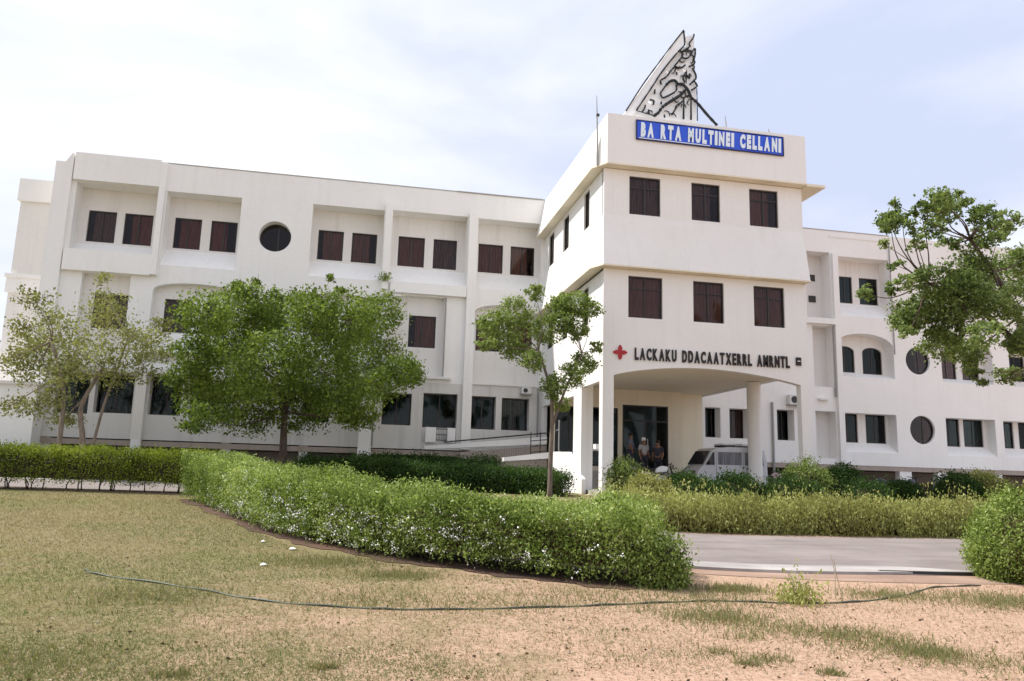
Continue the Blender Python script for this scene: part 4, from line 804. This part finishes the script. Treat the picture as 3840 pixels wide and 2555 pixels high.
# grass: short dry blades and green tufts over the lawn (nobody could count them)
def inside_lawn(X, Y):
    # in front of the hedges
    px = np.interp(Y, [6, 8.8, 9.8, 10.7, 11.3, 12.65, 15, 19.3, 22.6], [9, 3.4, 1.86, .88, -.13, -.82, -1.73, -3.38, -4.3])
    return ((X < px-.05) & (Y < 22.9)) | (Y < 9.3)
n = 700000; yy = 4.6+18.4*rng.uniform(0, 1, n)**1.9; xx = (rng.uniform(-.56, .98, n)*yy); k = inside_lawn(xx, yy) & (xx < 9.5); xx, yy = xx[k], yy[k]
gn = wob(np.stack([xx, yy, yy*0], 1), .55, 2.0)+.5*wob(np.stack([xx, yy, yy*0], 1), 2.3, 5.0)
soil = .085*xx-.045*yy+.42                                     # same trend as the soil in the ground material
keep = rng.uniform(size=len(xx)) < np.clip(.62+.5*gn-soil*.75, .05, 1)
xx, yy, gn, soil = xx[keep], yy[keep], gn[keep], soil[keep]
P = np.stack([xx, yy, gza(yy)], 1); ti = .42-.0*gn+rng.normal(size=len(P))*.17+np.where((gn > .18) & (soil < .42), .28, 0)-np.clip(soil-.3, 0, .5)*.5
M['grass'] = leafmat('dry_grass_blade', [(.34, .25, .175), (.34, .26, .16), (.25, .22, .11), (.17, .19, .07), (.105, .16, .04)], .25)
leafcloud('grass', P, .019+.0013*yy, M['grass'], None, ti, .2, .5, tri=True)
tag(bpy.data.objects['grass'], 'short dry straw coloured grass with green patches on the lawn', 'grass', kind='stuff')
# greener patches on the right of the lawn and along the hose
C = []; T_ = []
for (cx, cy, r, m) in [(3.7, 7.4, .7, 700), (4.2, 6.9, .55, 700), (4.8, 6.7, .5, 380), (4.6, 6.3, .7, 650), (5.1, 5.8, .5, 450), (4.45, 6.75, .3, 260), (4.75, 6.35, .25, 200), (4.85, 6.1, .25, 700), (3.6, 7.5, .5, 900), (2.8, 8.5, .8, 700), (3.9, 8.45, .9, 1500), (4.55, 9.0, .4, 1500), (3.3, 6.0, .2, 170), (3.0, 6.25, .16, 120), (3.5, 6.7, .18, 120),
                     (3.1, 5.9, .1, 160), (1.5, 8.3, .9, 800), (.2, 8.4, .8, 900), (-1.9, 8.6, .8, 1500), (-.2, 10.9, .8, 2200), (.6, 9.9, .5, 1300), (-.1, 6.0, .1, 160), (-2.2, 6.3, .7, 900), (6.3, 8.6, .6, 1200), (7.6, 8.3, .8, 2600), (-1.1, 5.9, .12, 200), (3.6, 5.6, .1, 160)]:
    q = rng.normal(size=(m, 2))*r*.55*np.array([1, .7]); C.append(np.stack([cx+q[:, 0], cy+q[:, 1], gza(cy+q[:, 1])], 1)); T_.append(.62+rng.normal(size=m)*.16)
o = leafcloud('green_grass', np.concatenate(C), .06, M['grass'], None, np.concatenate(T_), .13, 1.2, tri=True)
tag(o, 'loose green grass tufts scattered over the dry lawn', 'grass')
# fallen leaves and crumbs of soil
k = 2600; yy = 4.7+9*rng.uniform(0, 1, k)**1.5; xx = rng.uniform(-.55, .95, k)*yy; q = inside_lawn(xx, yy); xx, yy = xx[q], yy[q]
M['litter'] = leafmat('fallen_leaf', [(.05, .035, .02), (.12, .08, .045), (.26, .18, .10), (.45, .38, .28)], .1)
o = leafcloud('fallen_leaves', np.stack([xx, yy, gza(yy)+.012], 1), .03, M['litter'], None, rng.uniform(0, 1, len(xx)), .6, flat=.8); tag(o, 'small dry fallen leaves strewn over the lawn', 'leaves')

# pebbles and crumbs of soil, and a few pale scraps of paper by the hedge
k = 1500; yy = 4.7+8*rng.uniform(0, 1, k)**1.4; xx = rng.uniform(-.5, .95, k)*yy; q = inside_lawn(xx, yy) & (rng.uniform(size=k) < np.clip(.085*xx-.045*yy+.55, .08, 1)); xx, yy = xx[q], yy[q]
pb = MB()
for x_, y_ in zip(xx, yy):
    r_ = random.uniform(.005, .014); z_ = gz(y_)
    p_ = [(x_+r_*random.uniform(.8, 1.4), y_, z_), (x_, y_+r_*random.uniform(.7, 1.2), z_), (x_-r_*random.uniform(.8, 1.4), y_, z_), (x_, y_-r_, z_), (x_+r_*.2, y_, z_+r_*1.1)]
    pb.poly(p_, [(0, 1, 4), (1, 2, 4), (2, 3, 4), (3, 0, 4)])
o = pb.build('pebbles', roadmat('pebble', (.20, .14, .10), (.42, .34, .27))); tag(o, 'small pebbles and soil crumbs lying on the bare ground', 'pebbles', kind='stuff')
for i, (x_, y_, lb) in enumerate([(-1.25, 12.9, 'crumpled white scrap near the left end of the flowering hedge'), (-1.0, 10.6, 'pale flat scrap on the greener grass left of the hedge'), (-.75, 12.1, 'small white scrap nearest the shade-coloured soil under the hedge')]):
    s_ = .035+.01*i; a_ = i*1.3; z_ = gz(y_)+.012
    c_ = MB().poly([(x_-s_, y_-s_*.7, z_), (x_+s_, y_-s_*.5, z_+.012), (x_+s_*.8, y_+s_*.8, z_), (x_-s_*.7, y_+s_, z_+.02), (x_, y_, z_+.03)], [(0, 1, 4), (1, 2, 4), (2, 3, 4), (3, 0, 4)])
    tag(c_.build('paper_scrap', M['flower']), lb, 'litter', 'paper scraps on the lawn')
# ------------------------------------------------------------------ white van under the portico
def van(x, y, z, rz):
    v = empty('van', (x, y, z), rz, 'small white van with grey side windows under the entrance arch', 'van')
    prof = [(0, .42), (.02, .78), (.16, .95), (.34, 1.08), (.72, 1.66), (.92, 1.78), (1.5, 1.84), (3.0, 1.84), (3.22, 1.78), (3.34, 1.3), (3.36, .42), (3.2, .30), (.2, .30)]
    MB().prism([(px, 0, pz) for px, pz in prof], (0, 1.5, 0)).build('body', plain('van_paint', (.52, .52, .54), .35), v, .06)
    gl = plain('van_glass', (.03, .03, .035), .12); sidem = curtain('van_curtained_glass', (.10, .10, .11), (.24, .24, .26))
    MB().prism([(.40, -.004, 1.10), (.82, -.004, 1.10), (.82, -.004, 1.62), (.74, -.004, 1.60)], (0, -.008, 0)).build('side_window', gl, v)
    MB().prism([(.98, -.004, 1.12), (2.10, -.004, 1.12), (2.10, -.004, 1.64), (.98, -.004, 1.62)], (0, -.008, 0)).build('side_window', sidem, v)
    MB().prism([(2.24, -.004, 1.12), (3.16, -.004, 1.12), (3.08, -.004, 1.64), (2.24, -.004, 1.64)], (0, -.008, 0)).build('side_window', sidem, v)
    MB().poly([(.33, .12, 1.12), (.33, 1.38, 1.12), (.69, 1.32, 1.66), (.69, .18, 1.66), (.30, .12, 1.13), (.30, 1.38, 1.13), (.66, 1.32, 1.67), (.66, .18, 1.67)],
              [(0, 1, 2, 3), (4, 7, 6, 5), (0, 3, 7, 4), (1, 5, 6, 2), (0, 4, 5, 1), (2, 6, 7, 3)]).build('windscreen', gl, v)
    for px in (.90, 2.17): MB().box(px-.006, px+.006, -.006, .01, .40, 1.7).build('door_seam', M['steel'], v)
    for px in (1.02, 2.3): MB().box(px, px+.12, -.03, 0, .98, 1.01).build('door_handle', M['black'], v)
    for py in (.2, 1.12): MB().box(-.03, .03, py, py+.2, .72, .86).build('headlight', M['glass'], v)
    MB().box(-.06, .06, .05, 1.45, .40, .54).build('bumper', M['steel'], v)
    MB().box(1.5, 2.0, .3, 1.2, 1.86, 1.92).box(2.3, 2.9, .3, 1.2, 1.86, 1.90).build('roof_rack', M['steel'], v); MB().box(1.45, 1.95, .35, 1.15, 1.92, 2.0).build('roof_light', M['white'], v, .03); MB().box(2.35, 2.85, .4, 1.1, 1.9, 2.02).build('roof_light', M['white'], v, .04)
    MB().box(.5, .56, -.16, 0, 1.1, 1.25).build('side_mirror', M['black'], v)
    w = None
    for px, py in ((.62, .03), (2.72, .03), (.62, 1.35), (2.72, 1.35)):
        if w is None: w = MB().lathe([(.2, 0), (.28, .01), (.28, .13), (.2, .14)], 20, (0, 0, 0), 'y').mesh('wheel'); h = MB().lathe([(.16, -.012), (.17, 0), (.02, .0)], 14, (0, 0, 0), 'y').mesh('hub')
        o = link('wheel', w, M['black'], v, (px, py-.02, .28)); link('hub', h, M['ac'], o)
    return v
v_ = van(12.9, 28.35, 1.25, math.radians(4)); v_.scale = (.92, .92, .96)

# ------------------------------------------------------------------ two-wheelers
def scooter(label, x, y, z, rz, paint):
    s = empty('motorcycle', (x, y, z), rz, label, 'motorcycle', 'two-wheelers parked by the hospital')
    for px in (-.6, .62):
        t = MB(); K, k = 20, 6; pts = [((.29+.045*math.cos(2*math.pi*j/k))*math.cos(2*math.pi*i/K), .045*math.sin(2*math.pi*j/k), (.29+.045*math.cos(2*math.pi*j/k))*math.sin(2*math.pi*i/K)) for i in range(K) for j in range(k)]
        t.poly(pts, [(i*k+j, i*k+(j+1) % k, ((i+1) % K)*k+(j+1) % k, ((i+1) % K)*k+j) for i in range(K) for j in range(k)])
        for i in range(5): a = i*math.pi/5; t.tube([(-.27*math.cos(a), 0, -.27*math.sin(a)), (.27*math.cos(a), 0, .27*math.sin(a))], .01, 4)
        t.build('wheel', M['black'], s, loc=(px, 0, .33))
    MB().tube([(-.6, .06, .33), (-.1, .08, .5), (.35, .05, .82)], .03).tube([(-.6, -.06, .33), (-.1, -.08, .5), (.35, -.05, .82)], .03).tube([(.62, .06, .33), (.42, .06, .95)], .025).tube([(.62, -.06, .33), (.42, -.06, .95)], .025).build('frame', M['steel'], s)
    MB().prism([(-.15, -.12, .35), (.2, -.12, .35), (.22, -.12, .6), (-.12, -.12, .62)], (0, .24, 0)).build('engine', M['pipe'], s, .03)
    MB().prism([(-.15, -.13, .68), (.3, -.13, .72), (.36, -.13, .92), (.1, -.13, .96), (-.12, -.13, .84)], (0, .26, 0)).build('tank', paint, s, .06)
    MB().prism([(-.72, -.12, .78), (-.15, -.12, .74), (-.12, -.12, .84), (-.72, -.12, .90)], (0, .24, 0)).build('seat', M['black'], s, .04)
    MB().tube([(.42, -.33, 1.06), (.42, -.1, 1.0), (.42, .1, 1.0), (.42, .33, 1.06)], .018).build('handlebar', M['steel'], s)
    MB().box(.45, .56, -.09, .09, .84, 1.0).build('headlight', M['glass'], s, .03)
    MB().prism([(-.9, -.06, .66), (-.3, -.06, .62), (-.3, -.06, .7), (-.9, -.06, .78)], (0, .12, 0)).build('mudguard', paint, s, .02)
    return s
RP, WP, DP = plain('pink_paint', (.55, .35, .40), .4), M['white'], plain('dark_blue_paint', (.03, .03, .06), .4)
scooter('pale pink tanked motorcycle behind the right end of the van', 16.35, 28.8, gz(30)+.02, .2, RP)
scooter('white scooter nearest the entrance door steps', 10.2, 28.6, 1.25, .3, WP)
scooter('white motorcycle parked just left of the van', 11.3, 28.2, 1.25, -.2, WP)
scooter('leftmost dark motorcycle in the shade below the right wing', 22.3, 32.6, gz(30), .5, DP)
scooter('middle dark motorcycle below the right wing, turned away', 23.7, 32.2, gz(30), 2.4, DP)
scooter('rightmost dark motorcycle below the right wing beside the pillar', 25.2, 32.4, gz(30), .4, DP)
MB_ = MB().box(21.2, 23.0, 30.8, 31.2, 1.0, 1.22); tag(MB_.build('concrete_bench', M['white']), 'low white concrete slab on the ground in front of the undercroft', 'slab')
t = empty('table', (9.3, 29.5, 1.25), 0, 'small white table with a paper stack left of the entrance door', 'table')
MB().box(-.5, .5, -.3, .3, 1.48, 1.54).build('table_top', M['white'], t)
for a in (-.42, .42):
    for c in (-.24, .24): MB().tube([(a, c, 0), (a, c, 1.48)], .025).build('leg', M['white'], t)
tag(MB().box(9.2, 9.7, 29.35, 29.7, 2.795, 2.98).build('paper_stack', M['white']), 'white stack of papers lying on the small table', 'papers')

# ------------------------------------------------------------------ people at the entrance (a few pixels tall)
def skin(name, pts, edges, rad, mat, parent, sub=1):
    me = bpy.data.meshes.new(name); me.from_pydata(pts, edges, []); o = link(name, me, mat, parent)
    md = o.modifiers.new('skin', 'SKIN'); 
    if not me.skin_vertices: 
        bm = bmesh.new(); bm.from_mesh(me); bm.verts.layers.skin.verify(); bm.to_mesh(me); bm.free()
    for i, r in enumerate(rad):
        sv = me.skin_vertices[0].data[i]; sv.radius = (r, r) if not hasattr(r, '__len__') else r; sv.use_root = i == 0
    s = o.modifiers.new('sub', 'SUBSURF'); s.levels = s.render_levels = sub; md.use_smooth_shade = True; return o
def person(label, x, y, z, rz, shirt, legs, hairc, h=1.66, step=.08, cap=False):
    k = h/1.7; p = empty('person', (x, y, z), rz, label, 'person', 'people standing at the hospital entrance')
    J = [(0, 0, .95), (0, 0, 1.15), (0, -.01, 1.36), (0, 0, 1.48), (0, -.01, 1.56), (0, -.015, 1.66),
         (-.17, 0, 1.38), (-.23, .02, 1.12), (-.22, -.08, .90), (-.21, -.12, .80), (.17, 0, 1.38), (.23, .02, 1.12), (.20, -.12, .95), (.17, -.2, .88),
         (-.09, 0, .88), (-.10, -step, .48), (-.11, step*.3, .08), (-.11, -.14+step*.3, .03), (.09, 0, .88), (.10, step*.6, .48), (.11, step, .08), (.11, -.14+step, .03)]
    E = [(0, 1), (1, 2), (2, 3), (3, 4), (4, 5), (2, 6), (6, 7), (7, 8), (8, 9), (2, 10), (10, 11), (11, 12), (12, 13), (0, 14), (14, 15), (15, 16), (16, 17), (0, 18), (18, 19), (19, 20), (20, 21)]
    R = [.13, .12, .13, .055, .085, .075, .06, .045, .035, .035, .06, .045, .035, .035, .085, .06, .042, .035, .085, .06, .042, .035]
    sc = lambda Q: [(a*k, b*k, c*k) for a, b, c in Q]
    skin('body', sc(J), E, R, plain('skin', (.25, .13, .08), .6), p)
    skin('shirt', sc([J[0], J[1], J[2], J[6], (-.22, .02, 1.18), J[10], (.22, .02, 1.18)]), [(0, 1), (1, 2), (2, 3), (3, 4), (2, 5), (5, 6)], [.155, .145, .15, .085, .07, .085, .07], shirt, p)
    skin('trousers', sc([(0, 0, .93), J[14], J[15], J[16], J[18], J[19], J[20]]), [(0, 1), (1, 2), (2, 3), (0, 4), (4, 5), (5, 6)], [.15, .105, .08, .065, .105, .08, .065], legs, p)
    MB().lathe([(.03, -.06), (.085, -.02), (.095, .05), (.075, .10), (.02, .125)], 14, (0, .012*k, 1.62*k)).build('cap' if cap else 'hair', hairc, p, smooth=True)
    return p
BK = plain('black_hair', (.012, .010, .010), .6)
person('person in a pale grey shirt and dark trousers at the entrance, wearing a white cap', 12.0, 31.6, 1.70, .3, plain('pale_shirt', (.42, .42, .44), .8), plain('navy_trousers', (.03, .03, .05), .8), M['white'], 1.70, cap=True)
person('person in dark clothes with black hair right beside the one in the white cap', 12.55, 31.4, 1.70, -.5, plain('dark_shirt', (.035, .035, .05), .8), plain('dark_trousers', (.02, .02, .03), .8), BK, 1.60)
person('person in a striped bluish shirt nearest the glass at the left of the door', 11.65, 32.2, 2.0, 1.2, plain('bluish_shirt', (.16, .17, .24), .8), plain('blue_trousers', (.05, .05, .09), .8), BK, 1.62)

# ------------------------------------------------------------------ put every group empty at the base of what it carries
bpy.context.view_layer.update()
for o in [q for q in bpy.data.objects if q.type == 'EMPTY' and q.parent is None and q.location.length < 1e-6]:
    mn = Vector((1e9,)*3); mx_ = Vector((-1e9,)*3)
    for c in o.children:
        if c.type != 'MESH': continue
        for v in c.bound_box:
            w_ = c.matrix_world @ Vector(v); mn = Vector(map(min, mn, w_)); mx_ = Vector(map(max, mx_, w_))
    base = Vector(((mn.x+mx_.x)/2, (mn.y+mx_.y)/2, mn.z)); o.location = base
    for c in o.children: c.matrix_parent_inverse = Matrix.Translation(-base)
print('objects', len(bpy.data.objects), 'faces', sum(len(m.polygons) for m in bpy.data.meshes))
